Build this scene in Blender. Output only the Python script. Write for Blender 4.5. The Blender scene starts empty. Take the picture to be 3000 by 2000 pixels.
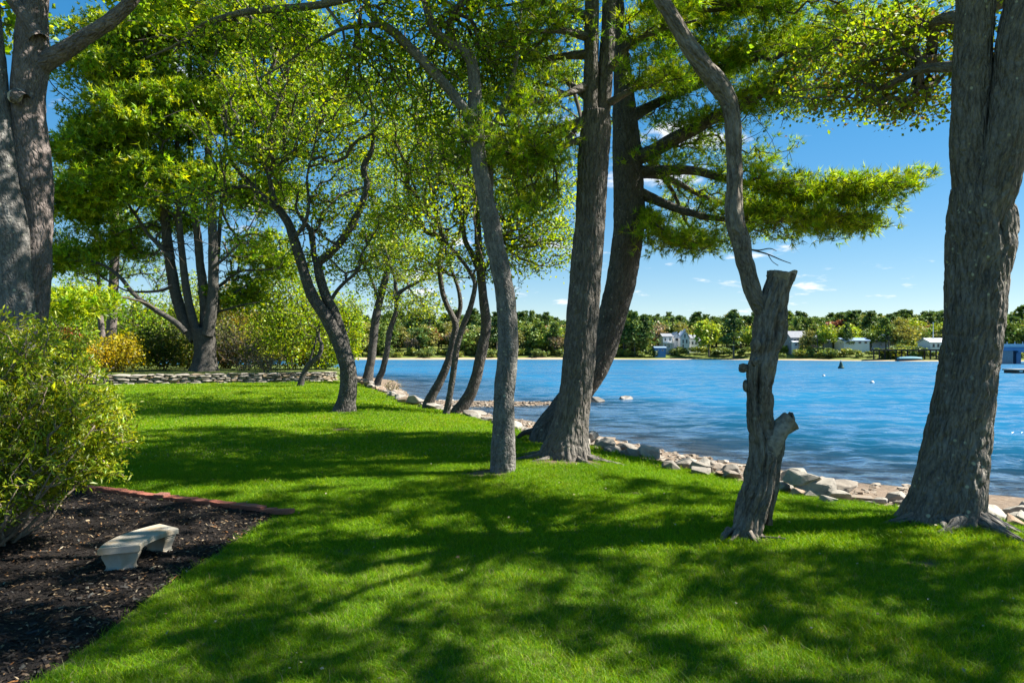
import bpy, bmesh, math
import numpy as np
from mathutils import Vector, Matrix

# ------------------------------------------------------------------ camera, sky, sun, exposure
SC = bpy.context.scene
COL = SC.collection
EYE, F, HOR = 2.4, 2000.0, 1028.0
cam = bpy.data.objects.new('camera', bpy.data.cameras.new('camera'))
COL.objects.link(cam)
cam.location = (0, 0, EYE)
cam.rotation_euler = (math.radians(90), 0, 0)
cam.data.lens = 24.0
cam.data.sensor_width = 36.0
cam.data.shift_y = (HOR - 1000.0) / 3000.0
cam.data.clip_start = 0.1
cam.data.clip_end = 4000.0
SC.camera = cam

SUN_EL = math.radians(47)
SUN_H = (0.993, 0.115)          # horizontal direction towards the sun (from the right, a touch ahead)
sdir = Vector((SUN_H[0] * math.cos(SUN_EL), SUN_H[1] * math.cos(SUN_EL), math.sin(SUN_EL))).normalized()
sun = bpy.data.objects.new('sun', bpy.data.lights.new('sun', 'SUN'))
COL.objects.link(sun)
sun.data.energy = 5.0
sun.data.angle = math.radians(0.5)
sun.data.color = (1.0, 0.95, 0.86)
sun.rotation_euler = sdir.to_track_quat('Z', 'Y').to_euler()
sun.location = (60, 7, 70)

world = bpy.data.worlds.new('World')
SC.world = world
world.use_nodes = True


def build_world():
    nt = world.node_tree
    N, L = nt.nodes, nt.links
    N.clear()
    out = N.new('ShaderNodeOutputWorld')
    bg = N.new('ShaderNodeBackground')
    sky = N.new('ShaderNodeTexSky')
    sky.sky_type = 'NISHITA'
    sky.sun_disc = False
    sky.sun_elevation = SUN_EL
    sky.sun_rotation = math.atan2(sdir.x, sdir.y)
    sky.altitude = 0
    sky.air_density = 0.9
    sky.dust_density = 0.0
    sky.ozone_density = 3.0
    hs = N.new('ShaderNodeHueSaturation')
    hs.inputs['Saturation'].default_value = 2.0
    hs.inputs['Value'].default_value = 1.0
    # even out the sky's brightness from zenith to horizon a little
    gm = N.new('ShaderNodeGamma'); gm.inputs['Gamma'].default_value = 0.52
    sc_ = N.new('ShaderNodeVectorMath'); sc_.operation = 'SCALE'; sc_.inputs['Scale'].default_value = 2.1
    L.new(sky.outputs[0], gm.inputs['Color']); L.new(gm.outputs[0], sc_.inputs[0])
    L.new(sc_.outputs[0], hs.inputs['Color'])
    # small fair-weather clouds: one noise field over the whole sky
    tc = N.new('ShaderNodeTexCoord')
    sep = N.new('ShaderNodeSeparateXYZ')
    L.new(tc.outputs['Generated'], sep.inputs[0])
    add = N.new('ShaderNodeMath'); add.operation = 'ADD'; add.inputs[1].default_value = 0.16
    L.new(sep.outputs['Z'], add.inputs[0])
    mx = N.new('ShaderNodeMath'); mx.operation = 'MAXIMUM'; mx.inputs[1].default_value = 0.05
    L.new(add.outputs[0], mx.inputs[0])
    comb = N.new('ShaderNodeCombineXYZ')
    for k in ('X', 'Y'):
        d = N.new('ShaderNodeMath'); d.operation = 'DIVIDE'
        L.new(sep.outputs[k], d.inputs[0]); L.new(mx.outputs[0], d.inputs[1]); L.new(d.outputs[0], comb.inputs[k])
    mp = N.new('ShaderNodeMapping')
    mp.inputs['Location'].default_value = CLOUD_OFF
    L.new(comb.outputs[0], mp.inputs[0])
    n1 = N.new('ShaderNodeTexNoise'); n1.inputs['Scale'].default_value = 3.4; n1.inputs['Detail'].default_value = 6; n1.inputs['Roughness'].default_value = 0.58
    n2 = N.new('ShaderNodeTexNoise'); n2.inputs['Scale'].default_value = 0.9; n2.inputs['Detail'].default_value = 2
    L.new(mp.outputs[0], n1.inputs['Vector']); L.new(mp.outputs[0], n2.inputs['Vector'])
    m = N.new('ShaderNodeMath'); m.operation = 'MULTIPLY_ADD'; m.inputs[1].default_value = 0.55
    L.new(n2.outputs[0], m.inputs[0]); L.new(n1.outputs[0], m.inputs[2])
    rp = N.new('ShaderNodeMapRange'); rp.interpolation_type = 'SMOOTHSTEP'
    rp.inputs['From Min'].default_value = 0.865; rp.inputs['From Max'].default_value = 0.99
    rp.inputs['To Max'].default_value = 0.85
    L.new(m.outputs[0], rp.inputs['Value'])
    mix = N.new('ShaderNodeMixRGB')
    L.new(rp.outputs[0], mix.inputs['Fac'])
    L.new(hs.outputs[0], mix.inputs['Color1'])
    mix.inputs['Color2'].default_value = (7.2, 7.3, 7.5, 1)
    L.new(mix.outputs[0], bg.inputs['Color'])
    bg.inputs['Strength'].default_value = 0.05
    L.new(bg.outputs[0], out.inputs[0])


CLOUD_OFF = (19.16, 6.39, 0.0)
build_world()
SC.view_settings.view_transform = 'Standard'
SC.view_settings.look = 'None'
SC.view_settings.gamma = 1.0
SC.view_settings.exposure = 1.72
SC.view_settings.use_curve_mapping = False
SC.render.engine = 'CYCLES'
SC.cycles.max_bounces = 6
SC.cycles.diffuse_bounces = 3
SC.cycles.glossy_bounces = 2
SC.cycles.transmission_bounces = 4
SC.cycles.transparent_max_bounces = 6
SC.cycles.caustics_reflective = False
SC.cycles.caustics_refractive = False
SC.cycles.use_denoising = True

rng = np.random.default_rng(11)

# ------------------------------------------------------------------ helpers


def P(px, py, d):
    """point at depth d (metres) seen at photo position px, py"""
    return np.array([(px - 1500.0) / F * d, d, EYE - (py - HOR) / F * d])


def hash3(ix, iy, iz, seed):
    h = (ix * 374761393 + iy * 668265263 + iz * 2147483647 + seed * 1274126177) & 0xFFFFFFFF
    h = ((h ^ (h >> 13)) * 1274126177) & 0xFFFFFFFF
    h = (h ^ (h >> 16)) & 0xFFFFFFFF
    return h.astype(np.float64) / 4294967295.0


def vnoise(p, seed=0):
    p = np.asarray(p, float)
    i = np.floor(p).astype(np.int64)
    f = p - i
    f = f * f * f * (f * (f * 6 - 15) + 10)
    x, y, z = i[..., 0], i[..., 1], i[..., 2]
    fx, fy, fz = f[..., 0], f[..., 1], f[..., 2]
    c = 0
    for dx in (0, 1):
        wx = fx if dx else 1 - fx
        for dy in (0, 1):
            wy = fy if dy else 1 - fy
            for dz in (0, 1):
                wz = fz if dz else 1 - fz
                c = c + hash3(x + dx, y + dy, z + dz, seed) * wx * wy * wz
    return c * 2 - 1


def fbm(p, octv=3, seed=0):
    a, s, t = 1.0, 0, 0
    p = np.asarray(p, float)
    for k in range(octv):
        s = s + a * vnoise(p, seed + k * 17)
        t += a
        a *= 0.5
        p = p * 2.03
    return s / t


def n2(x, y, sc, seed=0, octv=2):
    return fbm(np.stack([np.asarray(x) * sc, np.asarray(y) * sc, np.zeros_like(np.asarray(x, float)) + 3.3], -1), octv, seed)


def sstep(a, b, x):
    t = np.clip((x - a) / (b - a), 0, 1)
    return t * t * (3 - 2 * t)


def mesh(name, V, faces, mats, smooth=False, attrs=None, midx=None):
    """faces: (n,3) / (n,4) array or list of such arrays"""
    if not isinstance(faces, list):
        faces = [faces]
    faces = [np.asarray(f, np.int64) for f in faces if len(f)]
    V = np.asarray(V, np.float32)
    me = bpy.data.meshes.new(name)
    me.vertices.add(len(V))
    me.vertices.foreach_set('co', V.ravel())
    nl = sum(f.size for f in faces)
    nf = sum(len(f) for f in faces)
    if nf:
        me.loops.add(nl)
        me.loops.foreach_set('vertex_index', np.concatenate([f.ravel() for f in faces]).astype(np.int32))
        me.polygons.add(nf)
        tot = np.concatenate([np.full(len(f), f.shape[1]) for f in faces])
        st = np.concatenate([[0], np.cumsum(tot)[:-1]])
        me.polygons.foreach_set('loop_start', st.astype(np.int32))
        me.polygons.foreach_set('loop_total', tot.astype(np.int32))
        me.polygons.foreach_set('use_smooth', np.full(nf, bool(smooth)))
        if midx is not None:
            me.polygons.foreach_set('material_index', np.asarray(midx, np.int32))
    for k, (typ, arr) in (attrs or {}).items():
        a = me.attributes.new(k, typ, 'POINT')
        arr = np.asarray(arr)
        if typ == 'FLOAT_COLOR':
            if arr.shape[1] == 3:
                arr = np.concatenate([arr, np.ones((len(arr), 1))], 1)
            a.data.foreach_set('color', arr.astype(np.float32).ravel())
        elif typ == 'FLOAT_VECTOR':
            a.data.foreach_set('vector', arr.astype(np.float32).ravel())
        elif typ == 'INT':
            a.data.foreach_set('value', arr.astype(np.int32).ravel())
        else:
            a.data.foreach_set('value', arr.astype(np.float32).ravel())
    for m in (mats if isinstance(mats, (list, tuple)) else [mats]):
        me.materials.append(m)
    me.update(calc_edges=True)
    me.validate()
    return me


def obj(name, me, parent=None, loc=None):
    o = bpy.data.objects.new(name, me)
    COL.objects.link(o)
    if parent is not None:
        o.parent = parent
        o.matrix_parent_inverse = Matrix.Translation(-Vector(parent.location))
    if loc is not None:
        o.location = loc
    return o


def tag(o, label=None, cat=None, group=None, kind=None):
    if label: o['label'] = label
    if cat: o['category'] = cat
    if group: o['group'] = group
    if kind: o['kind'] = kind
    return o


def thing(name, loc, label, cat, group=None):
    o = bpy.data.objects.new(name, None)
    o.empty_display_size = 0.3
    COL.objects.link(o)
    o.location = loc
    return tag(o, label, cat, group)


class Geo:
    def __init__(s):
        s.V, s.T, s.Q, s.n, s.A = [], [], [], 0, []

    def add(s, V, F, a=None):
        V = np.asarray(V, float)
        F = np.asarray(F, np.int64)
        (s.Q if F.shape[1] == 4 else s.T).append(F + s.n)
        s.V.append(V)
        s.A.append(np.zeros((len(V), 3)) if a is None else np.asarray(a, float))
        s.n += len(V)

    def box(s, c, size, rz=0.0, bev=None):
        x, y, z = np.array(size) / 2.0
        v = np.array([[a, b, q] for a in (-x, x) for b in (-y, y) for q in (-z, z)])
        cz, sz = math.cos(rz), math.sin(rz)
        v = np.stack([v[:, 0] * cz - v[:, 1] * sz, v[:, 0] * sz + v[:, 1] * cz, v[:, 2]], 1) + np.array(c)
        s.add(v, [[0, 1, 3, 2], [4, 6, 7, 5], [0, 4, 5, 1], [2, 3, 7, 6], [0, 2, 6, 4], [1, 5, 7, 3]])

    def mesh(s, name, mat, smooth=False, attr=None):
        fs = []
        if s.T: fs.append(np.concatenate(s.T))
        if s.Q: fs.append(np.concatenate(s.Q))
        at = {attr[0]: (attr[1], np.concatenate(s.A))} if attr else None
        return mesh(name, np.concatenate(s.V), fs, mat, smooth, at)


# ------------------------------------------------------------------ materials
class NT:
    def __init__(s, name):
        s.m = bpy.data.materials.new(name)
        s.m.use_nodes = True
        s.nt = s.m.node_tree
        s.nt.nodes.clear()
        s.out = s.nt.nodes.new('ShaderNodeOutputMaterial')

    def n(s, typ, **kw):
        nd = s.nt.nodes.new('ShaderNode' + typ)
        for k, v in kw.items():
            if k.startswith('i_'):
                nd.inputs[k[2:].replace('_', ' ')].default_value = v
            else:
                setattr(nd, k, v)
        return nd

    def l(s, a, b):
        s.nt.links.new(a, b)

    def math(s, op, a, b=0.0):
        nd = s.n('Math', operation=op)
        for i, v in enumerate((a, b)):
            if isinstance(v, (int, float)): nd.inputs[i].default_value = v
            else: s.l(v, nd.inputs[i])
        return nd.outputs[0]

    def mix(s, fac, a, b, blend='MIX'):
        nd = s.n('MixRGB', blend_type=blend)
        for i, v in enumerate((fac, a, b)):
            if isinstance(v, (int, float)): nd.inputs[i].default_value = v
            elif isinstance(v, (tuple, list)): nd.inputs[i].default_value = tuple(v)[:3] + (1,)
            else: s.l(v, nd.inputs[i])
        return nd.outputs[0]

    def rng(s, v, a, b, c=0.0, d=1.0):
        nd = s.n('MapRange')
        for k, q in zip(('From Min', 'From Max', 'To Min', 'To Max'), (a, b, c, d)):
            nd.inputs[k].default_value = q
        s.l(v, nd.inputs['Value'])
        return nd.outputs[0]

    def noise(s, vec, scale, detail=3, rough=0.55):
        nd = s.n('TexNoise', i_Scale=scale, i_Detail=detail, i_Roughness=rough)
        if vec is not None: s.l(vec, nd.inputs['Vector'])
        return nd.outputs[0]

    def mapping(s, vec, scale=(1, 1, 1), loc=(0, 0, 0)):
        nd = s.n('Mapping')
        nd.inputs['Scale'].default_value = scale
        nd.inputs['Location'].default_value = loc
        s.l(vec, nd.inputs[0])
        return nd.outputs[0]

    def attr(s, name):
        nd = s.n('Attribute', attribute_name=name)
        return nd

    def bump(s, h, strength, dist):
        nd = s.n('Bump', i_Strength=strength, i_Distance=dist)
        s.l(h, nd.inputs['Height'])
        return nd.outputs[0]

    def princ(s, color, rough=0.8, normal=None, spec=0.3, metal=0.0):
        p = s.n('BsdfPrincipled')
        for k, v in (('Base Color', color), ('Roughness', rough)):
            if isinstance(v, (int, float)): p.inputs[k].default_value = v
            elif isinstance(v, (tuple, list)): p.inputs[k].default_value = tuple(v)[:3] + (1,)
            else: s.l(v, p.inputs[k])
        p.inputs['Specular IOR Level'].default_value = spec
        p.inputs['Metallic'].default_value = metal
        if normal is not None: s.l(normal, p.inputs['Normal'])
        s.l(p.outputs[0], s.out.inputs['Surface'])
        return p


def bark_mat(name, c1, c2, freq=14.0, bump=0.9, lich=0.25, zs=0.22, lc=(0.36, 0.36, 0.27)):
    t = NT(name)
    co = t.attr('bco').outputs['Vector']
    warp = t.n('TexNoise', i_Scale=5.0, i_Detail=3)
    t.l(co, warp.inputs['Vector'])
    w = t.n('VectorMath', operation='MULTIPLY_ADD')
    t.l(warp.outputs['Color'], w.inputs[0]); w.inputs[1].default_value = (0.09,) * 3; t.l(co, w.inputs[2])
    mp = t.mapping(w.outputs[0], (1, 1, zs))
    vo = t.n('TexVoronoi', feature='DISTANCE_TO_EDGE', i_Scale=freq)
    t.l(mp, vo.inputs['Vector'])
    ridge = t.rng(vo.outputs['Distance'], 0.0, 0.28)
    fine = t.noise(t.mapping(co, (1, 1, 0.35)), 60, 4, 0.65)
    big = t.noise(co, 2.3, 3)
    mid = t.noise(t.mapping(co, (1, 1, 0.3)), 17, 3)
    h = t.math('ADD', ridge, t.math('MULTIPLY', fine, 0.55))
    c = t.mix(t.rng(big, 0.32, 0.68), c1, c2)
    c = t.mix(t.math('MULTIPLY', t.rng(mid, 0.38, 0.62), 0.75), c, tuple(0.5 * v for v in c1))
    c = t.mix(t.math('MULTIPLY', t.rng(fine, 0.4, 0.75), 0.45), c, tuple(min(1, 1.7 * v) for v in c2))
    vs = t.n('TexVoronoi', i_Scale=9.0, i_Randomness=1.0)
    t.l(co, vs.inputs['Vector'])
    ls = t.noise(co, 3.1, 2)
    spot = t.math('MULTIPLY', t.rng(vs.outputs['Distance'], 0.22, 0.14), t.rng(ls, 0.5, 0.6))
    c = t.mix(t.math('MULTIPLY', spot, lich * 2.2), c, lc)
    t.princ(c, 0.95, t.bump(h, bump, 0.035), 0.12)
    return t.m


def leaf_mat(name, trans=0.52, gloss=0.03):
    t = NT(name)
    a = t.attr('col')
    d = t.n('BsdfDiffuse'); t.l(a.outputs['Color'], d.inputs['Color'])
    tr = t.n('BsdfTranslucent')
    t.l(t.mix(0.55, a.outputs['Color'], t.mix(1.0, a.outputs['Color'], (1.7, 1.5, 0.35), 'MULTIPLY')), tr.inputs['Color'])
    m1 = t.n('MixShader', i_Fac=trans)
    t.l(d.outputs[0], m1.inputs[1]); t.l(tr.outputs[0], m1.inputs[2])
    g = t.n('BsdfGlossy', i_Roughness=0.45); g.inputs['Color'].default_value = (0.8, 0.85, 0.8, 1)
    m2 = t.n('MixShader', i_Fac=gloss)
    t.l(m1.outputs[0], m2.inputs[1]); t.l(g.outputs[0], m2.inputs[2])
    t.l(m2.outputs[0], t.out.inputs['Surface'])
    return t.m


def plain(name, c, rough=0.7, var=0.15, scale=6.0, bump=0.0, spec=0.3, metal=0.0):
    t = NT(name)
    co = t.n('TexCoord').outputs['Object']
    n = t.noise(co, scale, 4)
    col = t.mix(t.rng(n, 0.3, 0.7), tuple(v * (1 - var) for v in c), tuple(min(1, v * (1 + var)) for v in c))
    t.princ(col, rough, t.bump(n, bump, 0.02) if bump else None, spec, metal)
    return t.m


def stone_mat(name, c1, c2, c3, scale=2.5, rough=0.85):
    t = NT(name)
    co = t.n('TexCoord').outputs['Object']
    r = t.n('ObjectInfo').outputs['Random']
    off = t.n('VectorMath', operation='ADD')
    cx = t.n('CombineXYZ'); t.l(t.math('MULTIPLY', r, 37.0), cx.inputs[0]); t.l(t.math('MULTIPLY', r, 91.0), cx.inputs[1])
    t.l(co, off.inputs[0]); t.l(cx.outputs[0], off.inputs[1])
    a = t.noise(off.outputs[0], scale, 5, 0.6)
    b = t.noise(off.outputs[0], scale * 7, 4, 0.65)
    c = t.mix(r, c1, c2)
    sel = t.math('FRACT', t.math('MULTIPLY', r, 13.7))
    c = t.mix(t.rng(sel, 0.72, 0.95), c, c3)
    c = t.mix(t.math('MULTIPLY', t.rng(a, 0.42, 0.7), 0.6), c, tuple(0.55 * v for v in c1))
    c = t.mix(t.math('MULTIPLY', t.rng(b, 0.5, 0.75), 0.4), c, tuple(min(1, 1.3 * v) for v in c2))
    h = t.math('ADD', a, t.math('MULTIPLY', b, 0.5))
    t.princ(c, rough, t.bump(h, 0.6, 0.04), 0.25)
    return t.m


M = {}
M['bark_furrow'] = bark_mat('furrowed_bark', (0.112, 0.102, 0.090), (0.200, 0.185, 0.165), 15, 1.0, 0.50)
M['bark_pine'] = bark_mat('pine_bark', (0.105, 0.092, 0.080), (0.180, 0.165, 0.145), 13, 1.0, 0.25, 0.25)
M['bark_smooth'] = bark_mat('smooth_bark', (0.105, 0.098, 0.090), (0.205, 0.195, 0.180), 24, 0.45, 0.55, 0.5)
M['bark_dead'] = bark_mat('weathered_bark', (0.105, 0.086, 0.070), (0.25, 0.218, 0.180), 11, 1.0, 0.2, 0.16)
M['bark_red'] = bark_mat('reddish_bark', (0.120, 0.098, 0.088), (0.215, 0.180, 0.165), 20, 0.7, 0.3, 0.35, (0.34, 0.30, 0.27))
M['bark_dark'] = bark_mat('dark_bark', (0.066, 0.060, 0.054), (0.125, 0.115, 0.102), 18, 0.8, 0.30, 0.35)
M['twig'] = bark_mat('twig_bark', (0.075, 0.062, 0.050), (0.125, 0.108, 0.088), 30, 0.3, 0.0)
M['twig_pale'] = bark_mat('pale_twig_bark', (0.16, 0.125, 0.09), (0.27, 0.22, 0.165), 30, 0.3, 0.0)
M['leaf'] = leaf_mat('leaf')
M['needle'] = leaf_mat('needle', 0.46, 0.03)
M['cut_wood'] = plain('cut_wood', (0.42, 0.36, 0.27), 0.85, 0.3, 14, 0.4)
M['grey_wood'] = plain('weathered_cut_wood', (0.23, 0.20, 0.165), 0.9, 0.4, 18, 0.6)
M['stone'] = stone_mat('riprap_stone', (0.17, 0.15, 0.125), (0.33, 0.305, 0.26), (0.30, 0.185, 0.11))
M['wall_stone'] = stone_mat('wall_stone', (0.20, 0.18, 0.15), (0.32, 0.285, 0.235), (0.33, 0.23, 0.13))
M['wet_stone'] = stone_mat('wet_boulder_stone', (0.11, 0.10, 0.085), (0.17, 0.15, 0.12), (0.14, 0.10, 0.07), 3.0, 0.5)
M['brick'] = stone_mat('edging_brick', (0.30, 0.10, 0.065), (0.36, 0.14, 0.09), (0.24, 0.11, 0.085), 9.0)

# ------------------------------------------------------------------ terrain
WATER_Z = -1.2


def smooth_poly(pts, step):
    pts = np.asarray(pts, float)
    n = len(pts)
    ext = np.vstack([2 * pts[0] - pts[1], pts, 2 * pts[-1] - pts[-2]])
    out = []
    for i in range(n - 1):
        p0, p1, p2, p3 = ext[i:i + 4]
        k = max(2, int(np.linalg.norm((p2 - p1)[:3]) / step) + 1)
        t = np.linspace(0, 1, k, endpoint=False)[:, None]
        out.append(0.5 * ((2 * p1) + (-p0 + p2) * t + (2 * p0 - 5 * p1 + 4 * p2 - p3) * t * t + (-p0 + 3 * p1 - 3 * p2 + p3) * t ** 3))
    out.append(pts[-1:])
    return np.vstack(out)


# land lies to the right of both lines when walked from far to near
LAWN_EDGE = smooth_poly([(-150, 99), (-80, 97), (-48, 97), (-28, 92), (-19.5, 79), (-15.2, 65), (-11.8, 53.6), (-8.2, 43), (-5.1, 34), (-2.6, 29),
                         (-0.7, 24.6), (0.7, 21.2), (2.3, 18.2), (3.6, 15.6), (4.6, 13.7), (5.5, 12.3), (6.5, 11.4), (7.6, 10.4),
                         (9.2, 8.6), (13, 4.5), (20, -2), (32, -14), (60, -40)], 0.8)
WATER_EDGE = smooth_poly([(-150, 105), (-80, 102), (-46, 102), (-24, 97), (-14.5, 83), (-11, 67), (-8.0, 54), (-5.2, 45), (-2.4, 39.5), (0.3, 36.2),
                          (2.1, 32), (3.4, 29.4), (5.2, 25.2), (7.0, 21.8), (8.8, 19.2), (10.4, 18.0), (12.2, 17.0), (14.5, 15.0),
                          (19, 10.5), (27, 2), (40, -12), (70, -40)], 0.8)
SHORE_GAP = None


def sdist(X, Y, poly):
    """signed distance to an open line, positive on the land side"""
    X = np.asarray(X, float); Y = np.asarray(Y, float)
    sh = X.shape
    X = X.ravel(); Y = Y.ravel()
    best = np.full(X.shape, 1e18)
    sg = np.ones(X.shape)
    for a, b in zip(poly[:-1], poly[1:]):
        d = b - a
        t = np.clip(((X - a[0]) * d[0] + (Y - a[1]) * d[1]) / (d @ d), 0, 1)
        qx, qy = X - a[0] - t * d[0], Y - a[1] - t * d[1]
        r = qx * qx + qy * qy
        cr = d[0] * qy - d[1] * qx
        m = r < best - 1e-12
        best = np.where(m, r, best)
        sg = np.where(m, np.where(cr < 0, 1.0, -1.0), sg)
    return (np.sqrt(best) * sg).reshape(sh)


WALL_LINE = smooth_poly([(-48, 41.5), (-36, 45), (-27.6, 48.4), (-21, 51.2), (-16.6, 53.2), (-14.9, 54.2), (-14.4, 56.0)], 0.5)
MOUNDS = [(6.1, 9.5, 0.13, 1.0), (1.12, 14.9, 0.14, 1.5), (-0.17, 13.2, 0.06, 0.8), (-6.5, 26.4, 0.10, 1.2), (5.85, 8.7, 0.03, 0.5)]


def ground_z(X, Y):
    X = np.asarray(X, float); Y = np.asarray(Y, float)
    s1 = sdist(X, Y, LAWN_EDGE)
    s2 = sdist(X, Y, WATER_EDGE)
    lawn = -0.22 * (1 - sstep(0.0, 3.2, s1)) + 0.05 * n2(X, Y, 0.22, 3) + 0.022 * n2(X, Y, 0.9, 5)
    for mx_, my_, a, r in MOUNDS:
        lawn = lawn + a * np.exp(-((X - mx_) ** 2 + (Y - my_) ** 2) / (r * r))
    # the ground held up behind the stone wall
    sw = sdist(X, Y, WALL_LINE)
    lawn = lawn + 0.62 * sstep(-0.15, -0.6, sw) * sstep(41, 44, Y) * sstep(-12.5, -15.0, X)
    k = np.clip(-s1, 0, None) / (np.clip(-s1, 0, None) + np.clip(s2, 0.001, None))
    bank = -0.25 - 0.95 * k ** 0.75 + 0.05 * n2(X, Y, 0.8, 9)
    bed = WATER_Z - 0.03 - 0.085 * np.clip(-s2, 0, 40) + 0.06 * n2(X, Y, 0.6, 13)
    # gravel bar running out into the water
    ax, ay, bx, by = -7.0, 45.5, 3.4, 46.6
    t = np.clip(((X - ax) * (bx - ax) + (Y - ay) * (by - ay)) / ((bx - ax) ** 2 + (by - ay) ** 2), 0, 1)
    dd = np.hypot(X - ax - t * (bx - ax), (Y - ay - t * (by - ay)))
    bed = np.maximum(bed, WATER_Z + 0.34 - 0.26 * t - (0.10 + 0.04 * t) * dd + 0.07 * n2(X, Y, 0.9, 21))
    z = np.where(s1 >= 0, lawn, np.where(s2 >= 0, np.maximum(bank, np.where(k > .6, bed, -9)), bed))
    return z


def gz(x, y):
    return float(ground_z(np.array([x]), np.array([y]))[0])


def grid(xs, ys):
    X, Y = np.meshgrid(xs, ys)
    nx, ny = len(xs), len(ys)
    i = np.arange(nx * ny).reshape(ny, nx)
    F_ = np.stack([i[:-1, :-1], i[:-1, 1:], i[1:, 1:], i[1:, :-1]], -1).reshape(-1, 4)
    return X, Y, F_


def spaced(a, b, fine0, fine1, d0, d1):
    """coordinates from a to b, step d0 between fine0 and fine1, growing towards d1 outside"""
    out = list(np.arange(fine0, fine1, d0))
    s, x = d0, fine1
    while x < b:
        out.append(x); s = min(s * 1.12, d1); x += s
    out.append(b)
    s, x = d0, fine0
    lo = []
    while x > a:
        s = min(s * 1.12, d1); x -= s
        lo.append(max(x, a))
    return np.array(sorted(set(lo + out)))


# ground material: turf, soil/gravel on the bank and the bed under water
t = NT('lawn_ground')
co = t.n('TexCoord').outputs['Object']
shore = t.attr('shore').outputs['Fac']
na = t.noise(co, 0.35, 4); nb = t.noise(co, 9, 4, 0.65); nc = t.noise(co, 60, 3, 0.7)
turf = t.mix(t.rng(na, 0.35, 0.65), (0.055, 0.125, 0.003), (0.080, 0.155, 0.004))
turf = t.mix(t.math('MULTIPLY', t.rng(nb, 0.5, 0.75), 0.5), turf, (0.11, 0.14, 0.02))
turf = t.mix(t.math('MULTIPLY', t.rng(nc, 0.35, 0.7), 0.7), turf, (0.040, 0.085, 0.005))
turf = t.mix(t.rng(t.attr('soil').outputs['Fac'], 0.45, 0.7), turf, t.mix(nb, (0.055, 0.038, 0.024), (0.12, 0.085, 0.055)))
gv = t.n('TexVoronoi', i_Scale=9.0); t.l(co, gv.inputs['Vector'])
grav = t.mix(gv.outputs['Color'], (0.12, 0.095, 0.07), (0.26, 0.20, 0.145))
grav = t.mix(t.rng(nb, 0.35, 0.7), grav, (0.15, 0.105, 0.07))
bedc = t.mix(t.rng(t.noise(t.mapping(co, (0.35, 1.3, 1)), 1.1, 5, 0.65), 0.42, 0.6), (0.10, 0.075, 0.06), (0.045, 0.03, 0.028))
c = t.mix(t.rng(t.math('ADD', shore, t.math('MULTIPLY', nb, 0.3)), 0.1, 0.25), turf, grav)
c = t.mix(t.rng(shore, 1.4, 2.0), c, bedc)
hh = t.math('ADD', t.math('MULTIPLY', nc, 0.6), t.math('MULTIPLY', gv.outputs['Distance'], shore))
t.princ(c, 0.95, t.bump(hh, 0.7, 0.05), 0.1)
M['ground'] = t.m

xs = spaced(-160, 75, -22, 13, 0.28, 3.0)
ys = spaced(-42, 140, 2, 56, 0.28, 3.0)
X, Y, FC = grid(xs, ys)
Z = ground_z(X, Y)
S1 = sdist(X, Y, LAWN_EDGE); S2 = sdist(X, Y, WATER_EDGE)
shore = np.clip(-S1 / 0.5, 0, 1) + np.clip((WATER_Z + 0.02 - Z) / 0.12, 0, 1)
BED_X, BED_Y0, BED_Y1 = -3.47, -1.0, 10.1     # mulch bed corner and front edge
SOIL = [(-0.42, 13.15, 0.62, 0.34), (6.1, 9.15, 0.75, 0.35), (1.1, 14.5, 1.0, 0.4), (3.0, 8.62, 0.4, 0.2), (-6.5, 26.2, 0.9, 0.4), (2.1, 11.5, .35, .12), (7.2, 8.6, .5, .18), (4.6, 7.6, .4, .14), (-5.2, 21, .8, .25), (-8, 30, 1.0, .25)]


def soil_at(X_, Y_):
    v_ = 0
    for a_, b_, q_, h_ in SOIL:
        v_ = np.maximum(v_, np.exp(-((X_ - a_) / q_) ** 2 - ((Y_ - b_) / (q_ * .62)) ** 2) * (1 if h_ > .3 else .75))
    return v_ + 0.35 * n2(X_, Y_, 2.2, 77)


lawn_o = obj('lawn', mesh('lawn', np.stack([X, Y, Z], -1).reshape(-1, 3), FC, M['ground'], True, {'shore': ('FLOAT', shore.ravel()), 'soil': ('FLOAT', soil_at(X, Y).ravel())}))
tag(lawn_o, 'green lawn sloping down to the stony shore', kind='structure')

# far shore ---------------------------------------------------------------


def far_line(x):
    x = np.asarray(x, float)
    return 286 + 9 * n2(x, x * 0, 0.012, 31) + 2.0 * n2(x, x * 0, 0.06, 33) - 85 * sstep(70, 150, x) * 0.55 - 30 * sstep(-110, -260, x)


def far_z(x, y):
    s = y - far_line(x)
    hill = 3.2 * sstep(8, 30, s) + 5.0 * sstep(28, 90, s) + 9.0 * sstep(80, 260, s)
    hill = hill * (0.85 + 0.25 * n2(x, y, 0.008, 41))
    return np.where(s < 0, WATER_Z + s * 0.05, WATER_Z + np.minimum(s * 0.09, 0.7) + hill + 0.25 * n2(x, y, 0.08, 43))


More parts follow.
